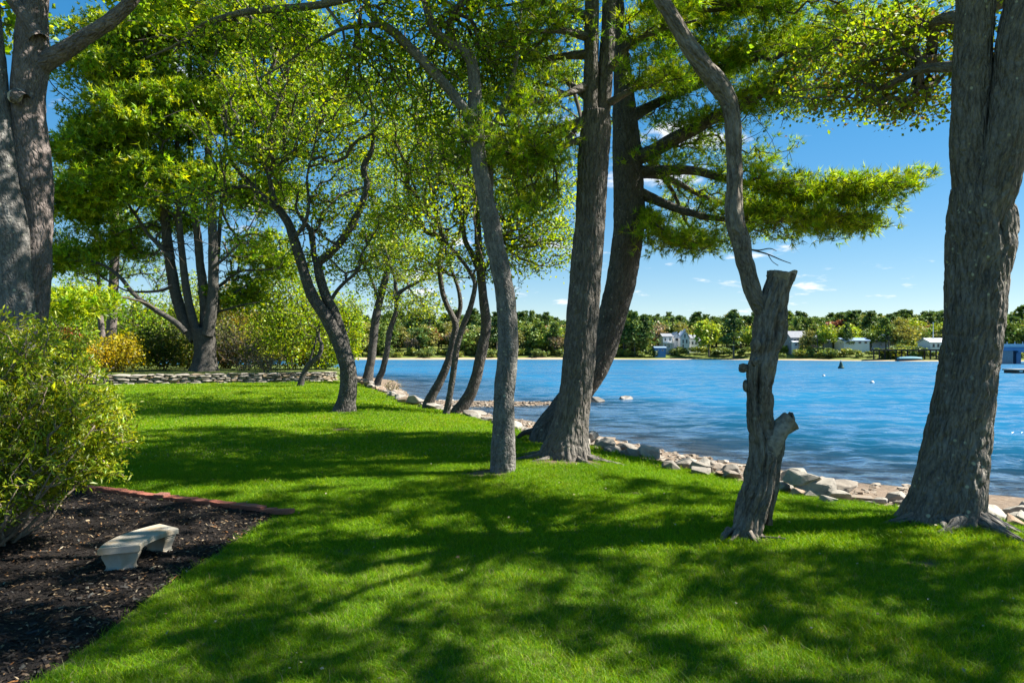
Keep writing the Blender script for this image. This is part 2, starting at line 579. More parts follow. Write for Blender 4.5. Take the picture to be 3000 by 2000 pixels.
t = NT('far_ground')
co = t.n('TexCoord').outputs['Object']
sh = t.attr('shore').outputs['Fac']
na = t.noise(co, 0.05, 4); nb = t.noise(co, 0.6, 4, 0.6)
g = t.mix(t.rng(na, 0.35, 0.65), (0.085, 0.125, 0.02), (0.125, 0.15, 0.03))
g = t.mix(t.math('MULTIPLY', t.rng(nb, 0.45, 0.75), 0.6), g, (0.13, 0.11, 0.055))
sand = t.mix(nb, (0.36, 0.28, 0.19), (0.28, 0.21, 0.14))
c = t.mix(t.rng(t.math('ADD', sh, t.math('MULTIPLY', nb, 3.0)), 4.2, 6.2), sand, g)
t.princ(c, 0.95, None, 0.1)
M['far_ground'] = t.m
xs = np.linspace(-420, 420, 170)
ss = np.concatenate([np.linspace(-8, 12, 14), np.linspace(14, 100, 24), np.linspace(110, 700, 24)])
X, Sg = np.meshgrid(xs, ss)
Y = far_line(X) + Sg
i = np.arange(X.size).reshape(X.shape)
FC = np.stack([i[:-1, :-1], i[:-1, 1:], i[1:, 1:], i[1:, :-1]], -1).reshape(-1, 4)
# wide beach to the left of the houses, narrow elsewhere
beach = Sg - 5.0 * sstep(52, 20, X) * sstep(-160, -80, X)
far_o = obj('far_shore', mesh('far_shore', np.stack([X, Y, far_z(X, Y)], -1).reshape(-1, 3), FC, M['far_ground'], True, {'shore': ('FLOAT', beach.ravel())}))
tag(far_o, 'far shore of the bay with sandy edge and green hill', kind='structure')

# deep bed, so that the ground reaches the horizon under the water
g_ = Geo(); g_.box((0, 0, -6.0), (3600, 3600, 0.4))
tag(obj('seabed', g_.mesh('seabed', plain('seabed_mud', (0.03, 0.035, 0.04), 0.9))), 'dark sea bed under the bay', kind='structure')

# water --------------------------------------------------------------------
t = NT('bay_water')
co = t.n('TexCoord').outputs['Object']
dep = t.attr('depth').outputs['Fac']
w1 = t.noise(t.mapping(co, (0.62, 1.0, 1)), 1.0, 4, 0.62)
w2 = t.noise(t.mapping(co, (0.55, 1.1, 1), (7, 3, 0)), 0.33, 4, 0.6)
w3 = t.noise(t.mapping(co, (0.6, 1.0, 1)), 9.0, 2, 0.5)
hgt = t.math('ADD', t.math('ADD', t.math('MULTIPLY', w1, 0.36), t.math('MULTIPLY', w2, 0.9)), t.math('MULTIPLY', w3, 0.05))
nrm = t.bump(hgt, 1.0, 0.62)
pat = t.noise(t.mapping(co, (0.25, 1, 1)), 0.05, 3)
deepc = t.mix(t.rng(pat, 0.35, 0.65), (0.010, 0.088, 0.180), (0.012, 0.110, 0.210))
dif = t.n('BsdfDiffuse'); t.l(deepc, dif.inputs['Color'])
trn = t.n('BsdfTransparent'); trn.inputs['Color'].default_value = (0.62, 0.72, 0.80, 1)
body = t.n('MixShader'); t.l(t.rng(dep, 0.05, 1.5, 0.05, 1.0), body.inputs['Fac'])
t.l(trn.outputs[0], body.inputs[1]); t.l(dif.outputs[0], body.inputs[2])
glo = t.n('BsdfGlossy', i_Roughness=0.2); t.l(nrm, glo.inputs['Normal'])
glo.inputs['Color'].default_value = (0.9, 0.95, 1.0, 1)
fr = t.n('Fresnel', i_IOR=1.33); t.l(nrm, fr.inputs['Normal'])
ms = t.n('MixShader'); w4 = t.noise(t.mapping(co, (0.30, 1.0, 1), (3, 9, 0)), 0.11, 3, 0.6)
rip = t.math('ADD', t.math('ADD', t.math('MULTIPLY', w1, 1.5), t.math('MULTIPLY', w2, 0.75)), t.math('MULTIPLY', w4, 0.45))
fac = t.math('MULTIPLY', t.math('MINIMUM', fr.outputs[0], 0.60), t.rng(rip, 1.22, 1.46, 0.02, 1.45))  # wave noise scales the sky reflection, painting in light and dark ripple facets
t.l(fac, ms.inputs['Fac'])
t.l(body.outputs[0], ms.inputs[1]); t.l(glo.outputs[0], ms.inputs[2])
t.l(ms.outputs[0], t.out.inputs['Surface'])
M['water'] = t.m
yr = [7.0]
while yr[-1] < 1000:                       # rows close together near the lawn, wider with distance
    yr.append(yr[-1] + float(np.clip(yr[-1] ** 2 / 4200.0, 0.10, 30)))
yr = np.array(yr)
u_ = np.concatenate([-np.geomspace(2.6, 0.92, 14)[:-1], np.linspace(-0.9, 0.9, 430), np.geomspace(0.92, 2.6, 14)[1:]])
Y = np.repeat(yr[:, None], len(u_), 1)
X = np.repeat(np.maximum(yr, 14)[:, None], len(u_), 1) * u_[None, :]
i_ = np.arange(X.size).reshape(X.shape)
FC = np.stack([i_[:-1, :-1], i_[:-1, 1:], i_[1:, 1:], i_[1:, :-1]], -1).reshape(-1, 4)
Zg = np.where((Y < 135) & (X > -158) & (X < 73) & (Y > -41), WATER_Z - ground_z(X, Y), 3.0)
keep = (Zg.ravel()[FC].max(1) > -0.6)
sp = np.clip(Y ** 2 / 4200.0, 0.10, 30)
wave = np.zeros_like(X)
for lam, amp, st_, sd_ in ((0.55, 0.024, 0.8, 51), (1.2, 0.055, 0.7, 53), (2.6, 0.085, 0.6, 55), (6.0, 0.10, 0.3, 57)):
    wave += amp * np.clip(1.5 - 3.0 * sp / lam, 0, 1) * vnoise(np.stack([X * st_ / lam * 2 + 0.15 * Y, Y / lam * 2, np.full_like(X, sd_)], -1), sd_)
wave *= sstep(-0.05, 0.8, Zg) * 0.85 + 0.15
water_o = obj('water', mesh('water', np.stack([X, Y, WATER_Z + wave], -1).reshape(-1, 3), FC[keep], M['water'], True, {'depth': ('FLOAT', np.clip(Zg, 0, 3).ravel())}))
tag(water_o, 'rippled blue water of the bay', kind='structure')

# ------------------------------------------------------------------ trees: limbs, twigs, leaves


def nrmz(v):
    return v / np.maximum(np.linalg.norm(v, axis=-1, keepdims=True), 1e-9)


def tube(pts, rad, nseg=16, rough=0.0, furrow=0.0, flare=None, seed=0, freq=22.0, cap=True, lump=0.08, dents=()):
    """a limb: rings along a smooth line, uneven outline, furrows and root flare modelled in the mesh"""
    pts = np.asarray(pts, float); rad = np.asarray(rad, float)
    n = len(pts)
    T = np.gradient(pts, axis=0); T = nrmz(T)
    U = np.zeros_like(pts)
    u = np.cross(T[0], [0.31, 0.9, 0.3]); u /= np.linalg.norm(u)
    for k in range(n):
        u = u - T[k] * (u @ T[k]); u /= np.linalg.norm(u)
        U[k] = u
    W = np.cross(T, U)
    s = np.concatenate([[0], np.cumsum(np.linalg.norm(np.diff(pts, axis=0), axis=1))])
    a = np.linspace(0, 2 * np.pi, nseg, endpoint=False)
    ca, sa = np.cos(a)[None, :], np.sin(a)[None, :]
    R = np.repeat(rad[:, None], nseg, 1)
    r0 = np.median(rad)
    co = np.stack([ca * r0 + 0 * R, sa * r0 + 0 * R, s[:, None] + 0 * R], -1)
    if lump or rough:
        R = R * (1 + (lump + rough) * fbm(co * np.array([1.5, 1.5, 1.1]) / max(r0, .03) * 0.45 + seed * 7.1, 3, seed))
    if flare:
        amt, hgt, k, ph = flare
        e = np.exp(-s / hgt)[:, None]
        lobes = 0.45 + 0.55 * np.cos(k * a + ph + 1.3 * np.sin(a * 2 + ph))[None, :]
        R = R * (1 + amt * e * (0.55 + 0.65 * lobes))
    if furrow:
        q = co * np.array([freq, freq, freq * 0.17]) + 0.8 * np.stack([fbm(co * 4.0, 2, seed + 3)] * 3, -1)
        rd = 1 - np.abs(vnoise(q, seed + 5)) * 1.5
        rd2 = 1 - np.abs(vnoise(q * np.array([1.9, 1.9, 1.6]), seed + 8)) * 1.5
        R = R - furrow * (0.75 * np.clip(rd, 0, 1) ** 2 + 0.35 * np.clip(rd2, 0, 1) ** 2)
    for zc, dv_, dz_, da_, dep_ in dents:      # hollows, cracks (positive) and swellings (negative depth)
        dv_ = np.array(dv_, float); dv_ /= np.linalg.norm(dv_)
        cs = (U @ dv_)[:, None] * ca + (W @ dv_)[:, None] * sa
        ang = np.arccos(np.clip(cs, -1, 1))
        R = R - dep_ * np.exp(-((pts[:, 2:3] - zc) / dz_) ** 2) * np.exp(-(ang / da_) ** 2)
    V = pts[:, None, :] + U[:, None, :] * (ca * R)[..., None] + W[:, None, :] * (sa * R)[..., None]
    i = np.arange(n * nseg).reshape(n, nseg)
    j = np.roll(i, -1, 1)
    Fq = np.stack([i[:-1], j[:-1], j[1:], i[1:]], -1).reshape(-1, 4)
    V = V.reshape(-1, 3); co = co.reshape(-1, 3)
    return V, Fq, co, i


def add_limb(g, pts, rad, nseg, cap=True, **kw):
    V, Fq, co, i = tube(pts, rad, nseg, **kw)
    b = g.n
    g.add(V, Fq, co)
    if cap:
        c = np.array([pts[-1]])
        n0 = g.n
        last = i[-1] + b
        g.V.append(c); g.A.append(co[-1:]); g.n += 1
        g.T.append(np.stack([last, np.roll(last, -1), np.full(len(last), n0)], -1))


class Tree:
    """limbs are given by hand; twigs grow from them to the foliage points by shortest balanced paths"""

    def __init__(s, name, label, base, bark, cat='tree', group=None):
        s.root = thing(name, tuple(base), label, cat, group)
        s.bark = bark
        s.limbs = []          # (pts, rad, attach_from)
        s.nl = 0

    def limb(s, path, d=None, step=0.06, nseg=24, part='limb', attach=0.3, px=True, r_end=None, cap=True, label=None, mat=None, sink=0.0, **kw):
        """path: rows of (px, py, width_px[, depth]) or world rows (x, y, z, r)"""
        rows = []
        for q in path:
            if px:
                dd = q[3] if len(q) > 3 else d
                p = P(q[0], q[1], dd)
                rows.append((p[0], p[1], p[2], q[2] * 0.5 / F * dd))
            else:
                rows.append(q)
        if sink:
            r0 = rows[0]
            rows.insert(0, (r0[0], r0[1], r0[2] - sink, r0[3] * 1.05))
        sm = smooth_poly(rows, step)
        g = Geo()
        s.nl += 1
        add_limb(g, sm[:, :3], np.maximum(sm[:, 3], 0.004), nseg, cap=cap, seed=s.nl * 3 + int(abs(s.root.location.x) * 10) % 50, **kw)
        o = obj(part, g.mesh(part, mat or s.bark, True, ('bco', 'FLOAT_VECTOR')), s.root)
        if label: o['label'] = label
        s.limbs.append((sm[:, :3], sm[:, 3], attach))
        return o

    def grow(s, targets, rtip=0.006, bf=0.35, sub=0.5, curve=0.35, rpow=0.42, rmax=0.09, sides=5, mat='twig', jit=0.05, part='branches'):
        targets = np.asarray(targets, float)
        pos, par, plen, dirn, isl = [], [], [], [], []
        for pts, rad, att in s.limbs:
            seg = np.linalg.norm(np.diff(pts, axis=0), axis=1)
            L = np.concatenate([[0], np.cumsum(seg)])
            tan = nrmz(np.gradient(pts, axis=0))
            k = max(1, int(0.3 / max(seg.mean(), 1e-6)))
            for q in range(0, len(pts), k):
                if L[q] >= att * L[-1]:
                    pos.append(pts[q]); par.append(-1); plen.append(L[q]); dirn.append(tan[q]); isl.append(rad[q])
        n0 = len(pos)
        A = np.array(pos); B = np.array(plen)
        T = len(targets)
        best = np.full(T, 1e9); bi = np.zeros(T, int)
        for q0 in range(0, n0, 64):
            D = np.linalg.norm(targets[:, None] - A[None, q0:q0 + 64], axis=2) + bf * B[None, q0:q0 + 64]
            m = D.argmin(1); v = D[np.arange(T), m]
            w = v < best
            best[w] = v[w]; bi[w] = m[w] + q0
        done = 0
        ax_, ay_, az_ = (np.ascontiguousarray(targets[:, q]) for q in range(3))
        rr = np.random.default_rng(T + n0)
        tips = []
        bw = best.copy()
        for _ in range(T):
            k = int(bw.argmin())
            p = bi[k]
            a, b = pos[p], targets[k]
            Ln = np.linalg.norm(b - a)
            ns = max(1, int(Ln / sub + 0.5))
            ctrl = a + dirn[p] * Ln * curve + rr.normal(0, jit * Ln, 3)
            prev = p
            first = len(pos)
            for q in range(1, ns + 1):
                tt = q / ns
                x = (1 - tt) ** 2 * a + 2 * tt * (1 - tt) * ctrl + tt * tt * b
                if q < ns: x = x + rr.normal(0, 0.025 * sub, 3)
                dv = x - pos[prev]
                l = np.linalg.norm(dv) + 1e-9
                pos.append(x); par.append(prev); plen.append(plen[prev] + l); dirn.append(dv / l); isl.append(0)
                prev = len(pos) - 1
            tips.append(prev)
            bw[k] = 1e12
            done += 1
            if done * 5 > len(ax_):              # drop the targets already reached
                kk = np.nonzero(bw < 1e11)[0]
                targets, bw, bi = targets[kk], bw[kk], bi[kk]
                ax_, ay_, az_ = (np.ascontiguousarray(targets[:, q]) for q in range(3))
                done = 0
            for q in range(first, len(pos)):
                x_, y_, z_ = pos[q]
                D = np.sqrt((ax_ - x_) ** 2 + (ay_ - y_) ** 2 + (az_ - z_) ** 2) + bf * plen[q]
                w = np.nonzero((D < bw) & (bw < 1e11))[0]
                if len(w): bw[w] = D[w]; bi[w] = q
        pos = np.array(pos); par = np.array(par); n = len(pos)
        cnt = np.zeros(n)
        cnt[tips] += 1
        for q in range(n - 1, n0 - 1, -1):
            cnt[par[q]] += cnt[q]
        r = np.minimum(rtip * np.maximum(cnt, 1) ** rpow, rmax)
        r[:n0] = np.array(isl[:n0])
        mainc = np.full(n, -1)
        for q in range(n0, n):
            p = par[q]
            if p >= n0 and (mainc[p] < 0 or cnt[q] > cnt[mainc[p]]): mainc[p] = q
        e = np.arange(n0, n)
        dv = nrmz(pos[e] - pos[par[e]])
        nd = dv.copy()
        mc = mainc[e]; h = mc >= 0
        nd[h] = nrmz(dv[h] + dv[mc[h] - n0])
        side = (par[e] < n0) | (mainc[par[e]] != e)

        def rings(c, d_, rad):
            ref = np.array([0.37, 0.52, 0.77])
            u = nrmz(np.cross(d_, ref)); w_ = np.cross(d_, u)
            an = np.arange(sides) * 2 * np.pi / sides
            return c[:, None] + (u[:, None] * np.cos(an)[None, :, None] + w_[:, None] * np.sin(an)[None, :, None]) * rad[:, None, None]
        R1 = rings(pos[e], nd, r[e])
        es = e[side]
        R2 = rings(pos[par[es]], dv[side], np.minimum(r[es] * 1.15, np.where(par[es] < n0, 9, r[par[es]])))
        V = np.concatenate([R1.reshape(-1, 3), R2.reshape(-1, 3)])
        start = np.zeros(len(e), int)
        start[~side] = (par[e[~side]] - n0) * sides
        start[side] = len(e) * sides + np.arange(len(es)) * sides
        k = np.arange(sides); k2 = (k + 1) % sides
        endi = np.arange(len(e)) * sides
        FQ = np.stack([start[:, None] + k, start[:, None] + k2, endi[:, None] + k2, endi[:, None] + k], -1).reshape(-1, 4)
        o = obj(part, mesh(part, V, FQ, M[mat], True, {'bco': ('FLOAT_VECTOR', V)}), s.root)
        s.o_branches = o
        tips = np.array(tips)
        return pos[tips], nrmz(pos[tips] - pos[par[tips]]), pos, par, n0, cnt


def rand_rot(n, r):
    q = nrmz(r.normal(size=(n, 4)))
    w, x, y, z = q.T
    return np.stack([np.stack([1 - 2 * (y * y + z * z), 2 * (x * y - z * w), 2 * (x * z + y * w)], -1),
                     np.stack([2 * (x * y + z * w), 1 - 2 * (x * x + z * z), 2 * (y * z - x * w)], -1),
                     np.stack([2 * (x * z - y * w), 2 * (y * z + x * w), 1 - 2 * (x * x + y * y)], -1)], -2)


def leaf_cols(n, base, r, cl=None, var=0.22, alt=None, altp=0.0):
    c = np.tile(np.array(base, float), (n, 1))
    if alt is not None:
        m = r.random(n) < altp
        c[m] = alt
    b = np.exp(r.normal(0, var, n))[:, None]
    if cl is not None: b = b * cl[:, None]
    hue = r.normal(0, 0.10, n)
    c = c * b
    c[:, 0] *= np.exp(hue); c[:, 2] *= np.exp(-hue)
    return np.clip(c, 0.002, 0.9)


def broad_leaves(centers, k, size, spread, col, r, alt=None, altp=0.0, flat=0.5, dirs=None, slim=0.36):
    """k pointed, slightly folded leaves round each centre"""
    n = len(centers) * k
    c = np.repeat(centers, k, 0) + r.normal(0, 1, (n, 3)) * spread
    nor = nrmz(r.normal(0, 1, (n, 3)) * (1 - flat) + np.array([0, 0, 1.0]) * flat)
    ax = r.normal(0, 1, (n, 3))
    if dirs is not None: ax = ax * 0.6 + np.repeat(dirs, k, 0)
    ax = nrmz(ax - nor * (ax * nor).sum(1, keepdims=True))
    sd = np.cross(nor, ax)
    sz = (size * np.exp(r.normal(0, 0.25, n)))[:, None]
    w = slim * sz
    up = nor * sz * 0.10
    V = np.stack([c - ax * sz * 0.5, c + sd * w - ax * sz * 0.05 + up, c + ax * sz * 0.5, c - sd * w - ax * sz * 0.05 + up], 1).reshape(-1, 3)
    b = np.arange(n)[:, None] * 4
    FT = np.concatenate([b + np.array([0, 2, 1]), b + np.array([0, 3, 2])])
    cl = np.repeat(np.exp(r.normal(0, 0.14, len(centers))), k)
    C = np.repeat(leaf_cols(n, col, r, cl, 0.2, alt, altp), 4, 0)
    return V, FT, C


def needle_tufts(centers, dirs, k, m, length, width, spread, col, r, alt=None, altp=0.0, up=0.35, open_=0.75):
    """k brush-like tufts of m needle blades near each twig end"""
    n = len(centers) * k
    c = np.repeat(centers, k, 0) + r.normal(0, 1, (n, 3)) * spread
    d = nrmz(np.repeat(dirs, k, 0) + r.normal(0, 0.45, (n, 3)) + np.array([0, 0, up]))
    C0 = leaf_cols(n, col, r, np.repeat(np.exp(r.normal(0, 0.15, len(centers))), k), 0.16, alt, altp)
    c2 = np.repeat(c, m, 0); d2 = np.repeat(d, m, 0)
    nn = n * m
    ax = nrmz(d2 + r.normal(0, open_, (nn, 3)))
    sd = nrmz(np.cross(ax, r.normal(0, 1, (nn, 3))))
    ln = (length * np.exp(r.normal(0, 0.2, nn)))[:, None]
    V = np.stack([c2 - sd * width * 0.5 + ax * ln * 0.12, c2 + sd * width * 0.5 + ax * ln * 0.12, c2 + ax * ln], 1).reshape(-1, 3)
    FT = np.arange(nn * 3).reshape(-1, 3)
    return V, FT, np.repeat(np.repeat(C0, m, 0), 3, 0)


def foliage(tree, parts, mat, name='crown'):
    V, FT, C, b = [], [], [], 0
    for v, f, c in parts:
        V.append(v); FT.append(f + b); C.append(c); b += len(v)
    return obj(name, mesh(name, np.concatenate(V), np.concatenate(FT), mat, False, {'col': ('FLOAT_COLOR', np.concatenate(C))}), tree.root)


def clump(c, m, sig, r):
    """leaf sprays: each centre becomes m points in a flattened cloud"""
    if m <= 1: return c
    k = len(c)
    s_ = (sig * np.exp(r.normal(0, 0.3, (k, 1, 1))))
    return (c[:, None, :] + r.normal(0, 1, (k, m, 3)) * s_ * np.array([1, 1, 0.36])).reshape(-1, 3)


def blob_pts(blobs, r, shell=0.45):
    """blobs: (px, py, depth, rx_px, ry_px, r_depth_m, n): points through an ellipsoid, more of them near its skin"""
    out = []
    for px, py, d, rx, ry, rd, n in blobs:
        m = 1 if shell > 0.6 else 8
        n = max(1, n // m)
        v = nrmz(r.normal(0, 1, (n, 3))) * (r.random((n, 1)) ** shell)
        c = P(px, py, d)
        out.append(clump(c + v * np.array([rx / F * d, rd, ry / F * d]), m, 0.016 * d + 0.05, r))
    return np.concatenate(out)


def ell_pts(ells, r, shell=0.45):
    """ells: (x, y, z, rx, ry, rz, n) in metres"""
    out = []
    for x, y, z, rx, ry, rz, n in ells:
        m = 8 if z > 8 and n > 60 else 1
        n = max(1, n // m)
        v = nrmz(r.normal(0, 1, (n, 3))) * (r.random((n, 1)) ** shell)
        out.append(clump(np.array([x, y, z]) + v * np.array([rx, ry, rz]), m, 0.19, r))
    return np.concatenate(out)


def plate_pts(centers, radii, per, r, thick=0.16, tilt=0.22, away=None, droop=0.0):
    """flat sprays of pine foliage"""
    out = []
    for c, R in zip(centers, radii):
        n = max(3, int(per * (0.7 + 0.6 * r.random())))
        a = r.random(n) * 2 * np.pi; q = np.sqrt(r.random(n)) * R
        x, y = np.cos(a) * q * 1.25, np.sin(a) * q
        z = r.normal(0, thick * R, n) + x * r.normal(0, tilt) + y * r.normal(0, tilt)
        if away is not None:
            o = (c - away)[:2]; o = o / (np.linalg.norm(o) + 1e-6)
            z = z - droop * (x * o[0] + y * o[1]) ** 1
        out.append(c + np.stack([x, y, z], 1))
    return np.concatenate(out)


def spray(path, n, width, r, up=0.12, t0=0.25, taper=0.6):
    """points along both sides of a bough, widening then closing towards its tip (path: world points)"""
    sm = smooth_poly(path, 0.2)
    n = n // 6
    t_ = t0 + (1 - t0) * r.random(n) ** 0.8
    i_ = np.clip((t_ * (len(sm) - 1)).astype(int), 0, len(sm) - 2)
    p = sm[i_]
    tan = nrmz(np.gradient(sm, axis=0))[i_]
    sd = nrmz(np.cross(tan, [0, 0, 1]))
    w = width * np.sin(np.pi * np.clip((t_ - t0) / (1 - t0) * 0.82 + 0.16, 0, 1)) ** taper
    c = p + sd * (r.normal(0, 0.5, n) * w)[:, None] + np.array([0, 0, 1]) * (np.abs(r.normal(0, up, n)) * width - 0.05)[:, None] + tan * r.normal(0, 0.15, (n, 1))
    return clump(c, 6, 0.17, r)

MAPLE = (0.185, 0.300, 0.005)
MAPLE_Y = (0.310, 0.380, 0.006)
PINE = (0.135, 0.255, 0.005)
PINE_Y = (0.290, 0.390, 0.006)
PINE_B = (0.200, 0.140, 0.030)


def z3(zx, zy, w):      # helpers that turn readings of enlarged crops into photo positions
    return (250 + zx / 2.352, 600 + zy / 2.352, w / 2.352)


def z4(zx, zy, w):
    return (1000 + zx / 2.091, 700 + zy / 2.091, w / 2.091)


# ---- E: big furrowed tree at the right, two stems
dE = 9.4
E = Tree('broadleaf_tree', 'massive furrowed trunk by the right edge of the lawn, forking into two tall stems', (6.06, dE, gz(6.06, dE)), M['bark_furrow'])
E.limb([(2762, 1560, 205), (2768, 1500, 190), (2786, 1400, 184), (2806, 1280, 172), (2830, 1120, 160), (2852, 950, 158), (2864, 800, 166), (2874, 700, 180), (2872, 620, 172), (2858, 540, 130)],
       dE, 0.025, 128, 'trunk', 0.9, cap=True, sink=0.3, furrow=0.042, flare=(0.80, 0.34, 6, 0.8), freq=14, lump=0.06, dents=[(P(2820, 800, dE)[2], (-.25, -1, 0), .13, .22, .07), (P(2880, 640, dE)[2], (.1, -1, 0), .30, .10, .10)])
def roots(T_, spec, r0, px_seed=0):
    b0 = np.array(T_.root.location) * [1, 1, 0]
    for k, (a0, ln, w) in enumerate(spec):
        rows = []
        for q in np.linspace(0, 1, 8):
            an = math.radians(a0) + 0.45 * q * math.sin(k * 2.1 + px_seed)
            x, y = b0[0] + math.cos(an) * (r0 + ln * q), b0[1] + math.sin(an) * (r0 + ln * q)
            rows.append((x, y, gz(x, y) + 0.10 * (1 - q) ** 2 - 0.02 * q + 0.01, w * (1 - 0.72 * q)))
        T_.limb(rows, None, 0.04, 18, 'root', 2.0, px=False, furrow=0.012, freq=18, lump=0.22)


roots(E, [(188, .75, .13), (215, .55, .11), (250, .60, .12), (285, .85, .12), (312, .70, .10), (345, .6, .12), (30, .5, .12)], 0.34)
E.limb([(2868, 660, 120), (2852, 560, 110), (2842, 420, 106), (2846, 250, 102), (2852, 100, 104), (2858, 0, 104), (2862, -150, 98), (2850, -350, 84), (2835, -560, 62), (2830, -800, 36)],
       dE, 0.03, 96, 'stem', 0.45, furrow=0.026, freq=15, lump=0.05)
E.limb([(2884, 650, 112, 9.3), (2915, 560, 116, 9.2), (2948, 420, 118, 9.1), (2966, 280, 112, 9.1), (2978, 130, 110, 9.1), (3004, 0, 108, 9.1), (3060, -200, 96, 9.0), (3140, -450, 72, 8.8), (3200, -750, 40, 8.4)],
       dE, 0.03, 96, 'stem', 0.45, furrow=0.026, freq=15, lump=0.05)
E.limb([(2845, 190, 50, 9.4), (2790, 195, 34, 9.7), (2700, 205, 26, 10.2), (2640, 232, 22, 10.7), (2580, 262, 17, 11.2), (2530, 290, 11, 11.7), (2490, 318, 7, 12)], None, 0.05, 20, 'limb', 0.35, furrow=0.006)
E.limb([(2700, 205, 20, 10.2), (2690, 250, 15, 10.4), (2672, 290, 10, 10.6), (2640, 325, 6, 10.9)], None, 0.05, 14, 'limb', 0.3)
E.limb([(2852, 60, 50, 9.4), (2780, 52, 34, 9.9), (2700, 80, 24, 10.6), (2600, 118, 16, 11.4), (2500, 150, 9, 12.2)], None, 0.05, 18, 'limb', 0.35)
r = np.random.default_rng(5)
near = blob_pts([(2560, 250, 11.6, 190, 75, 1.4, 330), (2680, 150, 11.0, 120, 110, 1.2, 210), (2500, 150, 12.2, 170, 80, 1.4, 230), (2640, 310, 10.9, 130, 22, 0.8, 90),
                 (2900, 60, 10.8, 80, 90, 0.8, 60)], r)
high = ell_pts([(7.0, 8.6, 10.2, 3.0, 2.6, 1.6, 330), (5.0, 7.0, 11.0, 2.6, 2.4, 1.3, 230), (8.5, 6.5, 11.0, 2.8, 2.6, 1.5, 260), (7.5, 11.5, 12.4, 3.2, 2.4, 1.6, 280), (9.5, 13.5, 13.0, 2.6, 2.0, 1.4, 150), (11.5, 10.5, 10.0, 2.4, 1.8, 0.8, 230), (12.8, 13.2, 11.0, 2.2, 1.8, 0.8, 170), (14.5, 11.5, 10.5, 2.0, 1.4, 0.7, 130), (11.0, 8.2, 9.4, 2.6, 1.6, 0.7, 220), (14.0, 8.8, 9.8, 2.2, 1.4, 0.7, 150), (8.6, 9.0, 9.0, 1.8, 1.6, 1.0, 80)], r)
tp, td, *_ = E.grow(np.concatenate([near, high]), 0.0055, 0.3, 0.35)
nn = len(near)
isn = np.arange(len(tp)) < 0
isn = (tp[:, 2] < 8.4)
foliage(E, [broad_leaves(tp[isn], 9, 0.075, 0.10, (0.185, 0.270, 0.010), r, PINE_B, 0.13), broad_leaves(tp[~isn], 8, 0.14, 0.11, MAPLE, r, MAPLE_Y, 0.3)], M['leaf'])

# ---- D: the lopped tree with a sawn stub, burls and one living stem
dD = 8.7
D = Tree('lopped_tree', 'gnarled grey lopped trunk with sawn-off stub and one thin living stem', (*P(2170, 1580, dD)[:2], gz(*P(2170, 1580, dD)[:2])), M['bark_dead'])
z6 = lambda zx, zy, w: (2000 + zx / 1.742, 750 + zy / 1.742, w / 1.742)
D.limb([z6(312, 1448, 165), z6(335, 1370, 158), z6(360, 1270, 158), z6(392, 1160, 156), z6(405, 1060, 150), z6(408, 950, 138), z6(396, 840, 142), z6(390, 700, 148), z6(394, 600, 152), z6(416, 500, 146), z6(442, 400, 158), z6(452, 310, 158), z6(470, 230, 136), z6(488, 160, 128), z6(500, 118, 138), z6(507, 88, 150)],
       dD, 0.02, 112, 'trunk', 2.0, sink=0.25, furrow=0.036, flare=(0.42, 0.14, 5, 2.2), freq=10, lump=0.24, cap=False,
       dents=[(1.95, (-.45, -1, 0), .26, .16, .12), (1.35, (.2, -1, 0), .3, .2, .05), (2.26, (.1, -1, 0), .10, .35, -.05), (2.5, (-.3, -1, 0), .12, .35, -.05), (2.75, (.2, -1, 0), .35, .14, .08), (1.0, (-.1, -1, 0), .35, .12, .05), (.55, (.5, -1, 0), .3, .14, .05), (2.2, (-1, -.3, 0), .12, .4, -.05)])
top = P(*z6(507, 88, 0)[:2], dD)
# sawn faces
g = Geo()
a = np.linspace(0, 2 * np.pi, 28, endpoint=False)
rr_ = 75 / 1.742 / F * dD * (1 + 0.10 * np.sin(a * 3 + 1) + 0.06 * np.sin(a * 7))
ring = np.stack([np.cos(a) * rr_, np.sin(a) * rr_, 0.03 * np.cos(a) + 0.012 * np.sin(a * 5)], 1) + top
ctr = top + np.array([0, 0, -0.02])
low = ring * [1, 1, 0] + np.array([0, 0, top[2] - 0.10])
low[:, :2] = top[:2] + (low[:, :2] - top[:2]) * 0.8
g.add(np.vstack([ring, low]), np.stack([np.arange(28), np.roll(np.arange(28), -1), np.roll(np.arange(28), -1) + 28, np.arange(28) + 28], 1))
g.add(np.vstack([ring, ctr[None]]), np.stack([np.arange(28), np.roll(np.arange(28), -1), np.full(28, 28)], 1))
o = obj('sawn_face', g.mesh('sawn_face', M['grey_wood']), D.root); o['label'] = 'flat weathered cut on top of the stub'
roots(D, [(195, .28, .06), (240, .22, .05), (290, .25, .05), (330, .2, .05)], 0.16, 2)
# living stem
z7 = lambda zx, zy, w: (1700 + zx / 1.809, zy / 1.809, w / 1.809)
D.limb([z6(430, 330, 80), z6(378, 230, 88), z6(345, 140, 86), z6(324, 50, 92), z7(868, 1380, 92), z7(852, 1280, 98), z7(826, 1190, 102), z7(815, 1080, 92), z7(818, 900, 82), z7(812, 720, 86), z7(802, 610, 88), z7(788, 540, 96), z7(735, 455, 108), z7(655, 350, 98), z7(580, 250, 92), z7(522, 150, 82), z7(462, 50, 80), z7(430, 0, 82), z7(380, -120, 76), z7(300, -300, 64), z7(240, -520, 44), z7(180, -760, 26)],
       dD, 0.03, 64, 'stem', 0.62, furrow=0.010, freq=22, lump=0.11)
